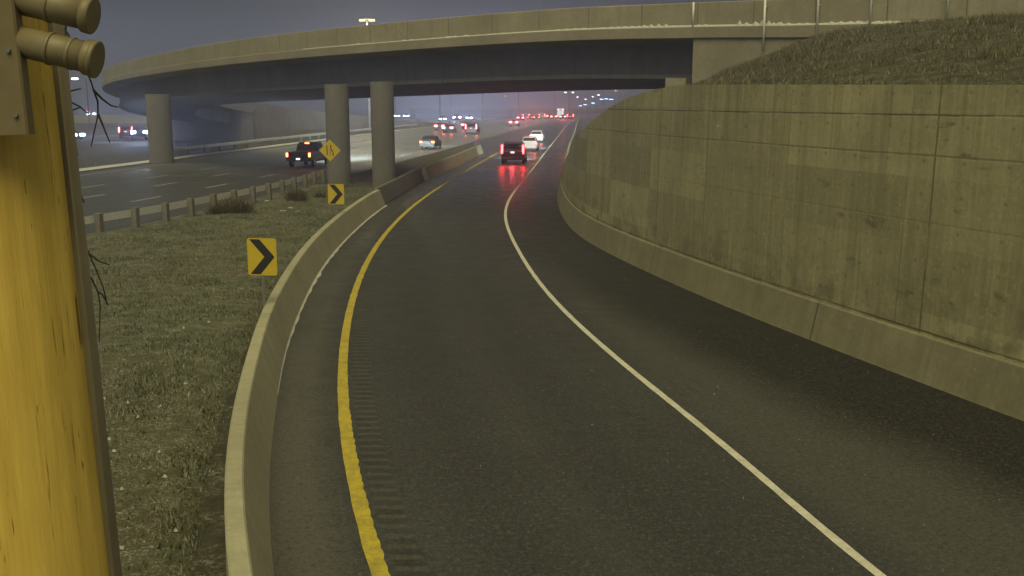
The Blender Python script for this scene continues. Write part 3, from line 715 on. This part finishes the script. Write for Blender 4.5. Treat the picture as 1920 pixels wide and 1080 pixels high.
# ---------------------------------------------------------------- signs
def chevron(px0, px1, py0, py1, Y, rz, label):
    c = at((px0+px1)/2, (py0+py1)/2, Y); wd = (px1-px0)/F_PX*(c-Vector((0, 0, 5))).length*1.0; hh = wd*1.24
    g = thing('chevron_sign', label, 'sign', (c.x, c.y, 0.0), rz, 'arrow signs on the curve')
    mb = MB(); zc = c.z; w2, h2 = wd/2, hh/2; r = .05
    o = []
    for cx, cz, a0 in ((w2-r, h2-r, 0), (-w2+r, h2-r, 90), (-w2+r, -h2+r, 180), (w2-r, -h2+r, 270)):
        for k in range(5): a = R(a0+k*22.5); o.append((cx+r*math.cos(a), cz+r*math.sin(a)))
    mb.loft([[(x, -.004, zc+z) for x, z in o], [(x, .0, zc+z) for x, z in o]], 0)
    e_ = [(-.84, .94), (-.14, .94), (.86, 0), (-.14, -.94), (-.84, -.94), (.16, 0)]
    e_ = [(x*w2, z*h2) for x, z in e_]
    mb.poly([(x, -.007, zc+z) for x, z in (e_[0], e_[5], e_[2], e_[1])], 1); mb.poly([(x, -.007, zc+z) for x, z in (e_[5], e_[4], e_[3], e_[2])], 1)
    mb.build('panel', [M['sign_y'], M['sign_k']], g)
    mb = MB(); mb.loft([[(x, y, z) for x, y in ((-.035, .002), (.035, .002), (.035, .012), (.02, .045), (-.02, .045), (-.035, .012))] for z in (-.4, zc+h2*.8)]); mb.build('post', M['dull_steel'], g)
chevron(464, 519, 448, 515, 21.0, R(-7), 'larger yellow sign with black arrow nearest the curved barrier')
chevron(615, 645, 346, 382, 38.8, R(-4), 'smaller yellow sign with black arrow at the end of the barrier under the bridge')
c = at(618.5, 282, 50.5); g = thing('merge_sign', 'yellow diamond lane-ends sign in front of the bridge column', 'sign', (c.x, c.y, 0), R(-3))
mb = MB(); h2 = .545; zc = c.z
dm = []
for k in range(4):
    for j in (-.06, 0, .06):
        a = R(90*k); p = Vector((math.cos(a), math.sin(a)))*(h2-(.0 if j == 0 else .012)-abs(j)*.9); q = Vector((-math.sin(a), math.cos(a)))*j; dm.append(p+q)
mb.loft([[(p.x, -.004, zc+p.y) for p in dm], [(p.x, 0, zc+p.y) for p in dm]], 0)
def bar(mb, pts, w_):
    for (a, b) in zip(pts, pts[1:]):
        a, b = Vector(a), Vector(b); d = (b-a).normalized(); n_ = Vector((-d.y, d.x))*w_/2
        mb.poly([(q.x, -.0075, zc+q.y) for q in (a-n_, b-n_, b+n_, a+n_)], 1)
bar(mb, [(-.14, -.24), (-.14, .24)], .05)
bar(mb, [(.16, -.26), (.16, -.10), (.05, .10), (.05, .27)], .055)
for z in (-.24, -.13, -.02): bar(mb, [(.02, z), (.02, z+.06)], .035)
mb.build('panel', [M['sign_y'], M['sign_k']], g)
mb = MB(); mb.loft([[(x, y, z) for x, y in ((-.04, .002), (.04, .002), (.04, .06), (-.04, .06))] for z in (-.4, zc+.3)]); mb.build('post', M['dull_steel'], g)

# ---------------------------------------------------------------- wooden pole with brackets close to the camera
pY = 2.35; pe = at(162, 640, pY); PR = .20; LEAN = R(1.7)
pol = thing('utility_pole', 'yellow lit wooden pole close to the camera with pipe brackets at its top', 'pole', (pe.x-PR+pe.z*math.tan(LEAN), pY, 0)); pol.rotation_euler.y = -LEAN
mb = MB(); N = 48
mb.loft([[((PR+.012*(4-z)/4)*math.cos(2*math.pi*k/N), (PR+.012*(4-z)/4)*math.sin(2*math.pi*k/N), z) for k in range(N)] for z in frange(-.5, 8.5, .5)], smooth=True)
mb.build('shaft', M['pole'], pol)
def loc(p): return Matrix.Rotation(LEAN, 3, 'Y') @ (p-pol.location)
# boxed metal cover on the front of the pole
mb = MB(); b0, b1 = loc(at(53, 252, 2.118)), loc(at(53, -40, 2.118))
mb.bbox((b0.x-.22, b0.y, b0.z), (b0.x, b0.y+.035, b1.z+.3), .004); mb.build('cover_box', M['plate_metal'], pol)
for z_ in (.04, .17):
    mb = MB(); mb.tube([(b0.x-.02, b0.y+.004, b0.z+z_), (b0.x-.02, b0.y-.006, b0.z+z_)], .005, 8); mb.build('bolt', M['dull_steel'], pol)
mb = MB(); gr = [(q*math.cos(R(a)), q*math.sin(R(a))) for q, aa in ((PR+.008, range(-4, 60, 4)), (PR-.01, range(56, -8, -4))) for a in aa]
mb.loft([[(x, y, z) for x, y in gr] for z in (.2, 5.9)], smooth=True); mb.build('pole_shade_strip', M['pole_shade'], pol)  # added strip that carries the shade down the pole's right edge
def pipe(p0, p1, rad, rings_):
    mb = MB(); mb.tube([p0, p1], rad, 28); o = mb.build('bracket_pipe', M['pipe'], pol); d = (p1-p0).normalized()
    for t, dr, wd in rings_:
        q = p0.lerp(p1, t); b = MB(); b.tube([q-d*wd/2, q-d*wd*.4, q+d*wd*.4, q+d*wd/2], [rad+dr*.6, rad+dr, rad+dr, rad+dr*.6], 28); b.build('collar', M['pipe'], o)
pipe(loc(at(36, 77, 2.15)), loc(at(178, 111, 2.15)), .032, ((.42, .0025, .008), (.70, .002, .008), (.94, .005, .02), (1.0, .007, .012)))
pipe(loc(at(30, -4, 2.155)), loc(at(174, 30, 2.155)), .032, ((.45, .0025, .008), (.95, .006, .02)))

# bare sapling behind the pole
sY = 9.0
tr = thing('bare_sapling', 'leafless sapling with thin dark twigs showing beside the wooden pole', 'tree', tuple(Vector((at(108, 600, sY).x, sY, .05))))
mb = MB(); org = Vector(tr.location)
base = [org+Vector((0, 0, -.1)), at(108, 700, sY), at(104, 430, sY), at(110, 250, sY), at(118, 120, sY), at(130, -40, sY)]
mb.tube([p-org for p in base], [.035, .03, .024, .018, .014, .006], 7); mb.build('trunk', M['twig'], tr)
tw = [[(112, 300), (122, 215), (140, 205), (152, 201)], [(115, 175), (128, 190), (136, 225), (141, 262), (146, 292)], [(125, 60), (150, 110), (168, 145), (176, 170), (183, 190), (184, 215), (176, 250), (171, 275)],
      [(176, 170), (192, 186), (208, 198), (222, 201)], [(184, 215), (194, 238), (206, 268)], [(108, 180), (126, 188), (150, 200), (168, 216)], [(113, 240), (126, 252), (138, 262), (141, 290), (140, 340), (142, 420), (152, 452)],
      [(106, 380), (130, 428), (152, 452), (166, 474), (180, 506), (194, 540), (200, 566)], [(152, 452), (168, 476), (186, 490), (206, 497)], [(106, 520), (136, 514), (158, 514), (172, 522), (184, 548), (188, 575), (187, 605), (186, 642)],
      [(184, 548), (192, 552), (203, 572)], [(110, 300), (130, 320), (150, 360), (158, 380)], [(112, 168), (130, 171), (152, 166)]]
mb = MB()
for k, l_ in enumerate(tw):
    p = [at(x, y, sY+.12*math.sin(k*2+i*.7))-org for i, (x, y) in enumerate(l_)]; mb.tube(p, [.012-.007*i/(len(p)-1) for i in range(len(p))], 5)
mb.build('twigs', M['twig'], tr)

# ---------------------------------------------------------------- vehicles
CACHE = {}
def ring_low(y, zb, zs, hw):
    return [(-hw*.86, y, zb), (-hw*.99, y, zb+.14), (-hw, y, (zb+zs)/2), (-hw*.985, y, zs-.10), (-hw*.90, y, zs), (hw*.90, y, zs), (hw*.985, y, zs-.10), (hw, y, (zb+zs)/2), (hw*.99, y, zb+.14), (hw*.86, y, zb)]
def ring_top(y, zb, zt, w0, w1):
    return [(-w0, y, zb), (-w1-.03, y, zt-.06), (-w1+.05, y, zt), (w1-.05, y, zt), (w1+.03, y, zt-.06), (w0, y, zb)]
KINDS = {
 'sedan': dict(low=[(-2.35, .42, .92, .80), (-2.25, .30, 1.02, .88), (-1.3, .24, 1.03, .91), (0, .24, .98, .91), (1.2, .24, .95, .90), (2.05, .28, .80, .86), (2.33, .38, .66, .72)],
               top=[(-1.95, 1.0, 1.03, .80, .74), (-1.25, .98, 1.38, .82, .62), (-.5, .97, 1.47, .82, .62), (.25, .96, 1.46, .82, .62), (1.15, .94, .98, .80, .74)], r=.33, wy=(-1.42, 1.42), wx=.80,
               tail=(.52, .82, .76, .90), head=(.45, .76, .56, .70), plate=.80, back=-2.37, front=2.30, rw=((-1.86, 1.075), (-1.30, 1.36)), ws=((1.06, 1.03), (.34, 1.43)), sw=(-1.35, .80, 1.04, 1.37)),
 'suv': dict(low=[(-2.32, .50, 1.02, .88), (-2.22, .34, 1.12, .95), (-1.3, .28, 1.12, .98), (0, .28, 1.10, .98), (1.2, .28, 1.08, .97), (2.1, .32, .98, .93), (2.38, .45, .80, .80)],
             top=[(-2.24, 1.08, 1.12, .90, .88), (-2.10, 1.08, 1.70, .90, .74), (-1.8, 1.08, 1.80, .90, .74), (.1, 1.08, 1.80, .90, .72), (.55, 1.08, 1.72, .90, .72), (1.25, 1.06, 1.12, .88, .84)], r=.38, wy=(-1.45, 1.45), wx=.86,
             tail=(.80, .94, .86, 1.58), head=(.58, .86, .74, .90), plate=.98, back=-2.335, front=2.34, rw=((-2.225, 1.22), (-2.125, 1.64)), ws=((1.17, 1.19), (.62, 1.66)), sw=(-1.95, .75, 1.18, 1.68)),
 'pickup': dict(low=[(-2.85, .62, 1.15, .94), (-2.80, .52, 1.22, 1.0), (-1.4, .40, 1.22, 1.0), (-.35, .40, 1.22, 1.0), (1.2, .40, 1.20, 1.0), (2.5, .42, 1.12, .98), (2.85, .55, .95, .86)],
                top=[(-.62, 1.18, 1.22, .92, .90), (-.5, 1.18, 1.78, .92, .76), (-.2, 1.18, 1.90, .92, .76), (.8, 1.18, 1.90, .92, .74), (1.65, 1.16, 1.22, .90, .86)], r=.41, wy=(-1.85, 1.85), wx=.88,
                tail=(.82, .97, .86, 1.16), head=(.65, .92, .85, 1.02), plate=.70, back=-2.865, front=2.80, rw=((-.625, 1.30), (-.525, 1.72)), ws=((1.55, 1.30), (.92, 1.84)), sw=(-.40, 1.1, 1.28, 1.76)),
}
def car_mesh(kind, part, fn, mat):
    key = (kind, part, mat if isinstance(mat, str) else tuple(mat))
    return key, fn, [M[q] for q in (mat if isinstance(mat, (list, tuple)) else [mat])]
def vehicle(kind, name, label, cat, px, Yb, paint_, rz=None, tail='tail', oncoming=False, head_on=False, group='vehicles on the highway', spot=0, px_is_x=False, tails=True, z=None, f=HWR, glow=None):
    K = KINDS[kind]; X = px if px_is_x else (px-960)/F_PX*(Yb*math.cos(PITCH)+5*math.sin(PITCH)) if False else (px if px_is_x else at(px, 240, Yb).x)
    if rz is None: tx, ty = tang(f, Yb); rz = math.atan2(-tx, ty)+(math.pi if oncoming else 0)
    off = -K['back']                                        # px, Yb give the end that faces us
    if oncoming: off = K['front']
    d = Vector((-math.sin(rz), math.cos(rz), 0)); ctr = Vector((X, Yb, ZT(Yb)+.01 if z is None else z))+(d*off if not oncoming else -d*off)
    g = thing(name, label, cat, tuple(ctr), rz, group)
    def part(pn, mats, fn, parent=g):
        key = (kind, pn, tuple(mats))
        if key not in CACHE:
            mb = MB(); fn(mb); o = mb.build(pn, [M[q] for q in mats], parent); CACHE[key] = o.data; return o
        o = bpy.data.objects.new(pn, CACHE[key]); C.objects.link(o); o.parent = parent; return o
    def body(mb):
        mb.loft([ring_low(*q) for q in K['low']]); mb.loft([ring_top(*q) for q in K['top']])
        if kind == 'pickup':
            mb.box((-.86, -2.78, 1.222), (.86, -.7, 1.226), 1)
    part('body', [paint_, 'trim'], body)
    def win(a, b, w0, w1, o_):
        (y0, z0), (y1, z1) = a, b; n_ = Vector((0, -(z1-z0), (y1-y0))); n_.normalize(); n_ *= o_
        return [Vector((-w0, y0, z0))+n_, Vector((w0, y0, z0))+n_, Vector((w1, y1, z1))+n_, Vector((-w1, y1, z1))+n_]
    def pane(a, b, w0, w1, s_):
        def fn(mb):
            p = win(a, b, w0, w1, .012*s_); q = win(a, b, w0, w1, -.01*s_); mb.loft([q, p])
        return fn
    w0 = K['top'][1][3]*.86; w1 = K['top'][1][4]*.9
    part('rear_window', ['glass'], pane(K['rw'][0], K['rw'][1], w0*.98, w1, 1))
    part('windshield', ['glass'], pane(K['ws'][0], K['ws'][1], w0*.98, w1, -1))
    y0, y1, z0, z1 = K['sw']
    for s_ in (-1, 1):
        def sidew(mb, s_=s_):
            b0, b1 = K['top'][1][3], K['top'][1][4]+.03; zb, zt = K['top'][1][1], K['top'][2][2]-.06
            def xx(z): return s_*(b0+(b1-b0)*(z-zb)/(zt-zb)+.012)
            o = [(xx(z0), y0, z0), (xx(z0), y1, z0), (xx(z1), y1-.45, z1), (xx(z1), y0+.25, z1)]
            mb.loft([[(x-s_*.02, y, z) for x, y, z in o], o])
        part('side_window', ['glass'], sidew) if s_ == -1 else part('side_window ', ['glass'], sidew)
    for s_ in (-1, 1):
        for wy in K['wy']:
            def tyre(mb): 
                r = K['r']; mb.loft([[(x, q*math.cos(a), q*math.sin(a)) for a in [2*math.pi*k/20 for k in range(20)]] for x, q in ((-.11, r*.9), (-.09, r), (.09, r), (.11, r*.9))], smooth=False)
            def rim(mb):
                r = K['r']*.62; mb.loft([[(x, q*math.cos(a), q*math.sin(a)) for a in [2*math.pi*k/16 for k in range(16)]] for x, q in ((-.118, r*.8), (-.115, r), (.115, r), (.118, r*.8))])
            o = part('wheel', ['rubber'], tyre); o.location = (s_*K['wx'], wy, K['r']); rm = part('rim', ['rim'], rim, o)
    x0, x1, z0, z1 = K['tail']; bk = K['back']
    for s_ in (-1, 1):
        def tl(mb): mb.bbox((-(x1-x0)/2, -.03, 0), ((x1-x0)/2, .10, z1-z0), .015)
        o = part('tail_light', [tail], tl); o.location = (s_*(x0+x1)/2, bk+.02, z0); o.scale = (1.8, 1, 2.1) if tail == 'tail_far' and kind != 'suv' else (1, 1, 1)
        if kind == 'suv': o.location.y += .02; o.rotation_euler.x = -.06
    hx0, hx1, hz0, hz1 = K['head']; fr = K['front']
    for s_ in (-1, 1):
        def hl(mb): mb.bbox((-(hx1-hx0)/2, -.10, 0), ((hx1-hx0)/2, .05, hz1-hz0), .015)
        o = part('headlight', ['head'], hl); o.location = (s_*(hx0+hx1)/2, fr, hz0); o.scale = (2.4, 1, 2.6) if oncoming else (1, 1, 1)
    def bump_(mb):
        zb = K['low'][1][1]+.02; hw = K['low'][1][3]; mb.bbox((-hw*.93, bk-.07, zb), (hw*.93, bk+.2, zb+.20), .04)
    part('rear_bumper', ['trim' if paint_ in ('p_black', 'p_dark') else paint_], bump_)
    def pl(mb): mb.bbox((-.16, bk-.055 if kind != 'pickup' else bk-.09, K['plate']-.08), (.16, bk+.01, K['plate']+.06), .005)
    if kind == 'pickup' or kind == 'suv': part('number_plate', ['plate'], pl)
    if kind == 'pickup':
        def hb(mb): mb.bbox((-.16, -.50-.12, 1.80), (.16, -.47, 1.86), .01)
        part('high_brake_light', [tail], hb)
    if glow:
        l = bpy.data.lights.new('tail_light_glow', 'SPOT'); l.energy = glow[1]; l.color = glow[0]; l.spot_size = R(70); l.spot_blend = .8; l.shadow_soft_size = .15
        lo = bpy.data.objects.new('tail_light_glow', l); C.objects.link(lo); lo.parent = g; lo.location = (0, bk-.15, (z0+z1)/2 if False else K['tail'][2]+.1); lo.rotation_euler = (R(-91), 0, 0)
    if spot:
        for s_ in (-1, 1):
            l = bpy.data.lights.new('headlight_beam', 'SPOT'); l.energy = spot; l.color = (.66, .76, 1) if oncoming else (.74, .88, .86); l.spot_size = R(24 if oncoming else 46); l.spot_blend = .6; l.shadow_soft_size = .06
            lo = bpy.data.objects.new('headlight_beam', l); C.objects.link(lo); lo.parent = g
            lo.location = (s_*(hx0+hx1)/2, fr+.10, (hz0+hz1)/2); lo.rotation_euler = (R(90-3.0), 0, 0)
    return g
RG = 'vehicles on the exit ramp'
vehicle('suv', 'suv', 'red-lit suv with tall tail lights braking on the wet ramp', 'suv', 961, 84.4, 'p_red', f=YEL, group=RG, spot=16000, glow=((1, .05, .08), 300))
vehicle('sedan', 'car', 'white car just ahead of the suv on the ramp', 'car', 991.5, 107, 'p_white', f=WHT, group=RG, spot=26000)
vehicle('sedan', 'car', 'second white car, farther up the ramp with its boot in full headlight', 'car', 1005.5, 130.5, 'p_white', f=WHT, group=RG, spot=1500)
vehicle('pickup', 'pickup_truck', 'dark pickup truck behind the yellow diamond sign', 'pickup truck', 557, 79.5, 'p_black', tail='tail_amber', spot=60000)
vehicle('sedan', 'car', 'black car with orange tail lights on the highway right of the columns', 'car', 800, 111, 'p_black', tail='tail_amber', spot=2500)
vehicle('sedan', 'car', 'car on the highway, right half of the pair beneath the blue headlights', 'car', 839, 172, 'p_dark', tail='tail_far')
vehicle('sedan', 'car', 'car on the highway mostly hidden behind another, far left of the red tail lights', 'car', 824, 186, 'p_grey', tail='tail_far')
vehicle('suv', 'suv', 'dark suv on the highway with two wide pink tail lights', 'suv', 883, 166, 'p_red', tail='tail_far')
vehicle('sedan', 'car', 'car on the highway just in front of the dark suv', 'car', 874, 196, 'p_dark', tail='tail_far')
vehicle('sedan', 'car', 'lone pale-lit car in the middle of the highway', 'car', 963, 222, 'p_silver', tail='tail_far')
for k, (px, Y, kd, pt, tl, lb) in enumerate([(986, 318, 'suv', 'p_red', 'tail_far', 'red glowing suv first in the distant queue of traffic'), (994, 300, 'sedan', 'p_dark', 'tail', 'low dark car behind the red suv in the distant queue'),
        (1006, 305, 'sedan', 'p_grey', 'tail_amber', 'amber-lit car in the distant queue of traffic'), (1016, 322, 'suv', 'p_silver', 'tail_far', 'silver suv next to the amber-lit car in the queue'),
        (1030, 326, 'sedan', 'p_dark', 'tail_far', 'car left of the white truck in the distant queue'), (1038, 318, 'sedan', 'p_blue', 'tail_far', 'car touching the left side of the white truck'),
        (1055, 314, 'sedan', 'p_red', 'tail_far', 'red car right behind the white truck in the queue'), (1069, 312, 'suv', 'p_dark', 'tail_far', 'dark suv last in the queue beside the wall end'), (976, 290, 'sedan', 'p_black', 'tail_far', 'black car on the highway just before the distant queue')]):
    vehicle(kd, 'suv' if kd == 'suv' else 'car', lb, 'suv' if kd == 'suv' else 'car', px, Y, pt, tail=tl, f=WHT, group='distant queue of traffic', glow={0: ((1, .06, .05), 6000), 2: ((1, .3, .04), 3000), 6: ((1, .08, .08), 5000)}.get(k), spot=9000 if k == 6 else 0)
# box truck in the queue
p = at(1052, 220, 334); g = thing('box_truck', 'white box truck standing out of the distant queue', 'truck', (p.x, 336, -.01), math.atan2(-tang(WHT, 322)[0], 1), 'distant queue of traffic')
mb = MB(); mb.bbox((-1.1, -3, .95), (1.1, 2, 3.2), .03); mb.build('cargo_box', M['p_white'], g)
mb = MB(); mb.loft([[(-1, 2.1, .5), (1, 2.1, .5), (1, 2.1, 2.4), (-1, 2.1, 2.4)], [(-1, 3.1, .5), (1, 3.1, .5), (1, 3.1, 2.3), (-1, 3.1, 2.3)], [(-1, 3.9, .5), (1, 3.9, .5), (1, 3.9, 1.4), (-1, 3.9, 1.4)]]); mb.build('cab', M['p_white'], g)
mb = MB(); mb.bbox((-.45, -3.0, .55), (.45, 2.2, .93), .02); mb.build('chassis', M['trim'], g)
for s_ in (-1, 1):
    for y in (-1.9, 2.9):
        mb = MB(); mb.loft([[(s_*.85+x, y+q*math.cos(a), .45+q*math.sin(a)) for a in [2*math.pi*k/18 for k in range(18)]] for x, q in ((-.13, .42), (-.1, .45), (.1, .45), (.13, .42))]); mb.build('wheel', M['rubber'], g)
    mb = MB(); mb.bbox((s_*.85-.14, -3.06, .7), (s_*.85+.14, -2.98, .92), .01); mb.build('tail_light', M['tail_far'], g)
    mb = MB(); mb.bbox((s_*.8-.10, -3.05, 3.02), (s_*.8+.10, -2.99, 3.12), .01); mb.build('marker_light', M['lamp_w'], g)
# oncoming traffic
ON = 'oncoming vehicles with headlights on'
def aim(g):                                   # headlights that reach us across the haze
    pass
for px, Y, kd, pt, lb in ((830, 276, 'sedan', 'p_dark', 'oncoming car, left one of three blue headlight pairs past the columns'), (857, 283, 'pickup', 'p_black', 'oncoming pickup with the brightest blue headlights'), (880, 299, 'sedan', 'p_grey', 'oncoming car, right one of three blue headlight pairs'),
        ):
    vehicle(kd, 'car' if kd == 'sedan' else 'pickup_truck', lb, 'car' if kd == 'sedan' else 'pickup truck', px, Y, pt, oncoming=True, f=FAR, group=ON, spot=20000, rz=math.pi+math.atan2(at(px, 220, Y).x, Y)*-1)
vehicle('sedan', 'car', 'oncoming car far off, left of two small white lights', 'car', 745, 343, 'p_dark', oncoming=True, group=ON, rz=math.pi+.1)
vehicle('sedan', 'car', 'oncoming car far off, right of two small white lights', 'car', 762, 344, 'p_grey', oncoming=True, group=ON, rz=math.pi+.08)
vehicle('pickup', 'pickup_truck', 'oncoming pickup with dazzling blue headlights left of the bridge column', 'pickup truck', 261, 139, 'p_black', oncoming=True, group=ON, spot=5000, rz=math.pi+.37)
vehicle('sedan', 'car', 'oncoming dark car seen at an angle beside the wooden pole', 'car', 146, 139, 'p_dark', oncoming=True, group=ON, spot=3500, rz=math.pi+.95)
vehicle('suv', 'suv', 'red-lit suv driving away left of the bridge column', 'suv', 235, 146, 'p_red', tail='tail_far', group=ON.replace('oncoming', 'other'), rz=.25)
# raised road beyond, with its parapet
mb = MB(); mb.loft([[(-150, y, z) for y, z in ((262, -.3), (262, 2.0), (262.4, 2.0), (262.6, 1.25), (274, 1.25), (280, -.3))], [(-62, y, z) for y, z in ((262, -.3), (262, 2.0), (262.4, 2.0), (262.6, 1.25), (274, 1.25), (280, -.3))]])
tag(mb.build('raised_road_wall', M['abut']), 'low grey wall of a raised road left of the bridge', 'wall')
vehicle('suv', 'suv', 'oncoming suv on the raised road with a pair of blue headlights', 'suv', 173, 266, 'p_grey', oncoming=True, group=ON, z=1.27, spot=2600, rz=math.pi+.42)

# ---------------------------------------------------------------- far overpass on the highway
fo = thing('far_overpass', 'flat hazy bridge across the highway in the distance', 'bridge', (20, 560, -6))
mb = MB(); mb.bbox((-75, -6, 5.3), (90, 6, 7.3), .1); mb.build('deck', M['girder'], fo)
mb = MB(); mb.bbox((-75, -6.2, 7.3), (90, -5.9, 8.2), .02); mb.build('parapet', M['deck'], fo)
for x in (-75, -22, 33, 88):
    mb = MB(); mb.bbox((x, -4, -.5), (x+2.2, 4, 5.29), .1); mb.build('pier', M['column'], fo)

# ---------------------------------------------------------------- street lamps
def lamp(px, py, Y, kind, label, mat, arm=2.0, size=.5, z0=None):
    p = at(px, py, Y); z0 = ZT(Y)-.1 if z0 is None else z0; g = thing('street_lamp', label, 'street lamp', (p.x, p.y, z0), 0, 'lit street lamps along the highway'); h = p.z-z0
    mb = MB()
    if kind == 'T':
        mb.tube([(0, 0, 0), (0, 0, h*.5), (0, 0, h+.1)], [.16, .13, .09], 10); mb.build('mast', M['steel'], g)
        mb = MB(); mb.tube([(-arm/2, 0, h+.22), (arm/2, 0, h+.22)], .07, 8); mb.build('crossarm', M['steel'], g)
        for s_ in (-1, 1):
            mb = MB(); mb.bbox((s_*arm*.30-.55, -.28, h-.02), (s_*arm*.30+.55, .28, h+.16), .03); o = mb.build('lamp_head', M['steel'], g)
            mb = MB(); mb.bbox((s_*arm*.30-.52, -.27, h-.20), (s_*arm*.30+.52, .27, h-.022), .03); mb.build('lamp_lens', mat, o)
        l = bpy.data.lights.new('lamp_light', 'POINT'); l.energy = 4000; l.color = (1, .84, .5); l.shadow_soft_size = .5; lo = bpy.data.objects.new('lamp_light', l); C.objects.link(lo); lo.parent = g; lo.location = (0, -.4, h-.7)
    else:
        mb.tube([(arm, 0, 0), (arm, 0, h*.92), (arm*.9, 0, h+.1), (arm*.6, 0, h+.28), (0, 0, h+.3)], [.12, .09, .07, .06, .05], 8); mb.build('mast', M['dull_steel'], g)
        mb = MB(); mb.loft([[(-size, y, h+z) for y, z in ((-.2, .1), (.2, .1), (.16, .30), (-.16, .30))], [(size, y, h+z) for y, z in ((-.26, .1), (.26, .1), (.2, .42), (-.2, .42))]]); o = mb.build('lamp_head', M['dull_steel'], g)
        mb = MB(); mb.bbox((-size*.95, -.3, h-.22), (size*.95, .3, h+.098), .08); mb.build('lamp_lens', mat, o)
lamp(688, 38, 180, 'T', 'tall double lamp glowing yellow above the bridge parapet', M['lamp_y'], 2.7)
lamp(140, 147, 200, 'arm', 'bright bluish lamp between the wooden pole and the bridge end', M['lamp_w'], 2.2, .6)
for k, (px, py, Y, mt, lb) in enumerate([(1046, 170, 470, 'lamp_y', 'yellowish lamp, leftmost of the row under the bridge'), (1060, 173, 480, 'lamp_w', 'white lamp, brightest of the three just under the bridge soffit'), (1074, 173, 490, 'lamp_w', 'small white lamp right of the brightest one under the soffit'),
        (1083, 182, 560, 'lamp_w', 'lamp below and right of the three under the soffit'), (1098, 186, 600, 'lamp_w', 'lamp lowest of the middle group under the bridge'), (1111, 181, 570, 'lamp_w', 'lamp right of the lowest one under the bridge'), (1122, 178, 540, 'lamp_w', 'lamp above the blue lights under the bridge'),
        (1155, 170, 420, 'lamp_y', 'yellow-white lamp where the soffit meets the wall'), (948, 180, 620, 'lamp_w', 'lone white lamp over the highway left of the others'), (1128, 186, 520, 'lamp_b', 'blue lamp, left one of the three above the wall edge'), (1137, 185, 500, 'lamp_b', 'blue lamp, middle one of the three above the wall edge'),
        (1146, 186, 480, 'lamp_b', 'blue lamp, right one of the three above the wall edge'), (1088, 198, 560, 'lamp_b', 'low blue lamp by the falling edge of the wall'), (1097, 196, 540, 'lamp_b', 'second low blue lamp by the falling edge of the wall'), (1112, 193, 520, 'lamp_b', 'blue lamp between the low pair and the three above the wall')]):
    lamp(px, py, Y, 'arm', lb, M[mt], 1.6*(1 if k % 2 else -1), .55 if mt != 'lamp_b' else .9)
for k, (px, y0, Y) in enumerate([(825, 120, 260), (846, 150, 330), (905, 130, 300), (741, 140, 350), (972, 150, 380)]):
    p = at(px, 215, Y); g = thing('light_mast', ['slender unlit mast left of the three blue headlight pairs', 'thin distant mast among the blue headlights', 'slender mast right of the blue headlights', 'thin mast just right of the second column', 'distant thin mast over the middle of the highway'][k], 'mast', (p.x, Y, ZT(Y)-.1), 0, 'unlit masts in the haze')
    h = at(px, y0, Y).z-ZT(Y); mb = MB(); mb.tube([(0, 0, 0), (0, 0, h)], [.16, .08], 8); mb.build('mast', M['dull_steel'], g)
    mb = MB(); mb.bbox((-.9, -.15, h), (.9, .15, h+.18), .03); mb.build('crossarm', M['dull_steel'], g)

# ---------------------------------------------------------------- snowy night air
mb = MB()
for _ in range(6000):
    Y = 5+34*random.random(); p = Vector((random.uniform(-.52, .52)*Y, Y, random.uniform(.4, 9.0))); q = random.uniform(.0013, .0036)*(1+Y/16)
    d = [Vector((random.gauss(0, 1), random.gauss(0, 1), random.gauss(0, 1))).normalized()*q for _k in range(3)]
    if p.x > WAL(Y)-.3 and p.z < 6: continue
    i = mb.vs([p+d[0], p+d[1], p+d[2], p-(d[0]+d[1]+d[2])*.6]); mb.face([i[0], i[1], i[2]]); mb.face([i[0], i[3], i[1]]); mb.face([i[1], i[3], i[2]]); mb.face([i[2], i[3], i[0]])
tag(mb.build('falling_snow', M['snow']), 'fine snow drifting down through the night air', 'snow', kind='stuff')
mb = MB(); mb.box((-820, -62, -7.4), (820, 1515, 34)); hz = mb.build('haze', M['snow']); hz.data.materials.clear()
hm = bpy.data.materials.new('haze_air'); hm.use_nodes = True; t = hm.node_tree; t.nodes.clear(); o = t.nodes.new('ShaderNodeOutputMaterial'); pv_ = t.nodes.new('ShaderNodeVolumePrincipled')
pv_.inputs['Color'].default_value = (.74, .80, 1, 1); pv_.inputs['Density'].default_value = .0021; pv_.inputs['Anisotropy'].default_value = .68
t.links.new(pv_.outputs[0], o.inputs['Volume']); hz.data.materials.append(hm); tag(hz, 'thin snowy haze filling the night air', 'haze', kind='stuff')
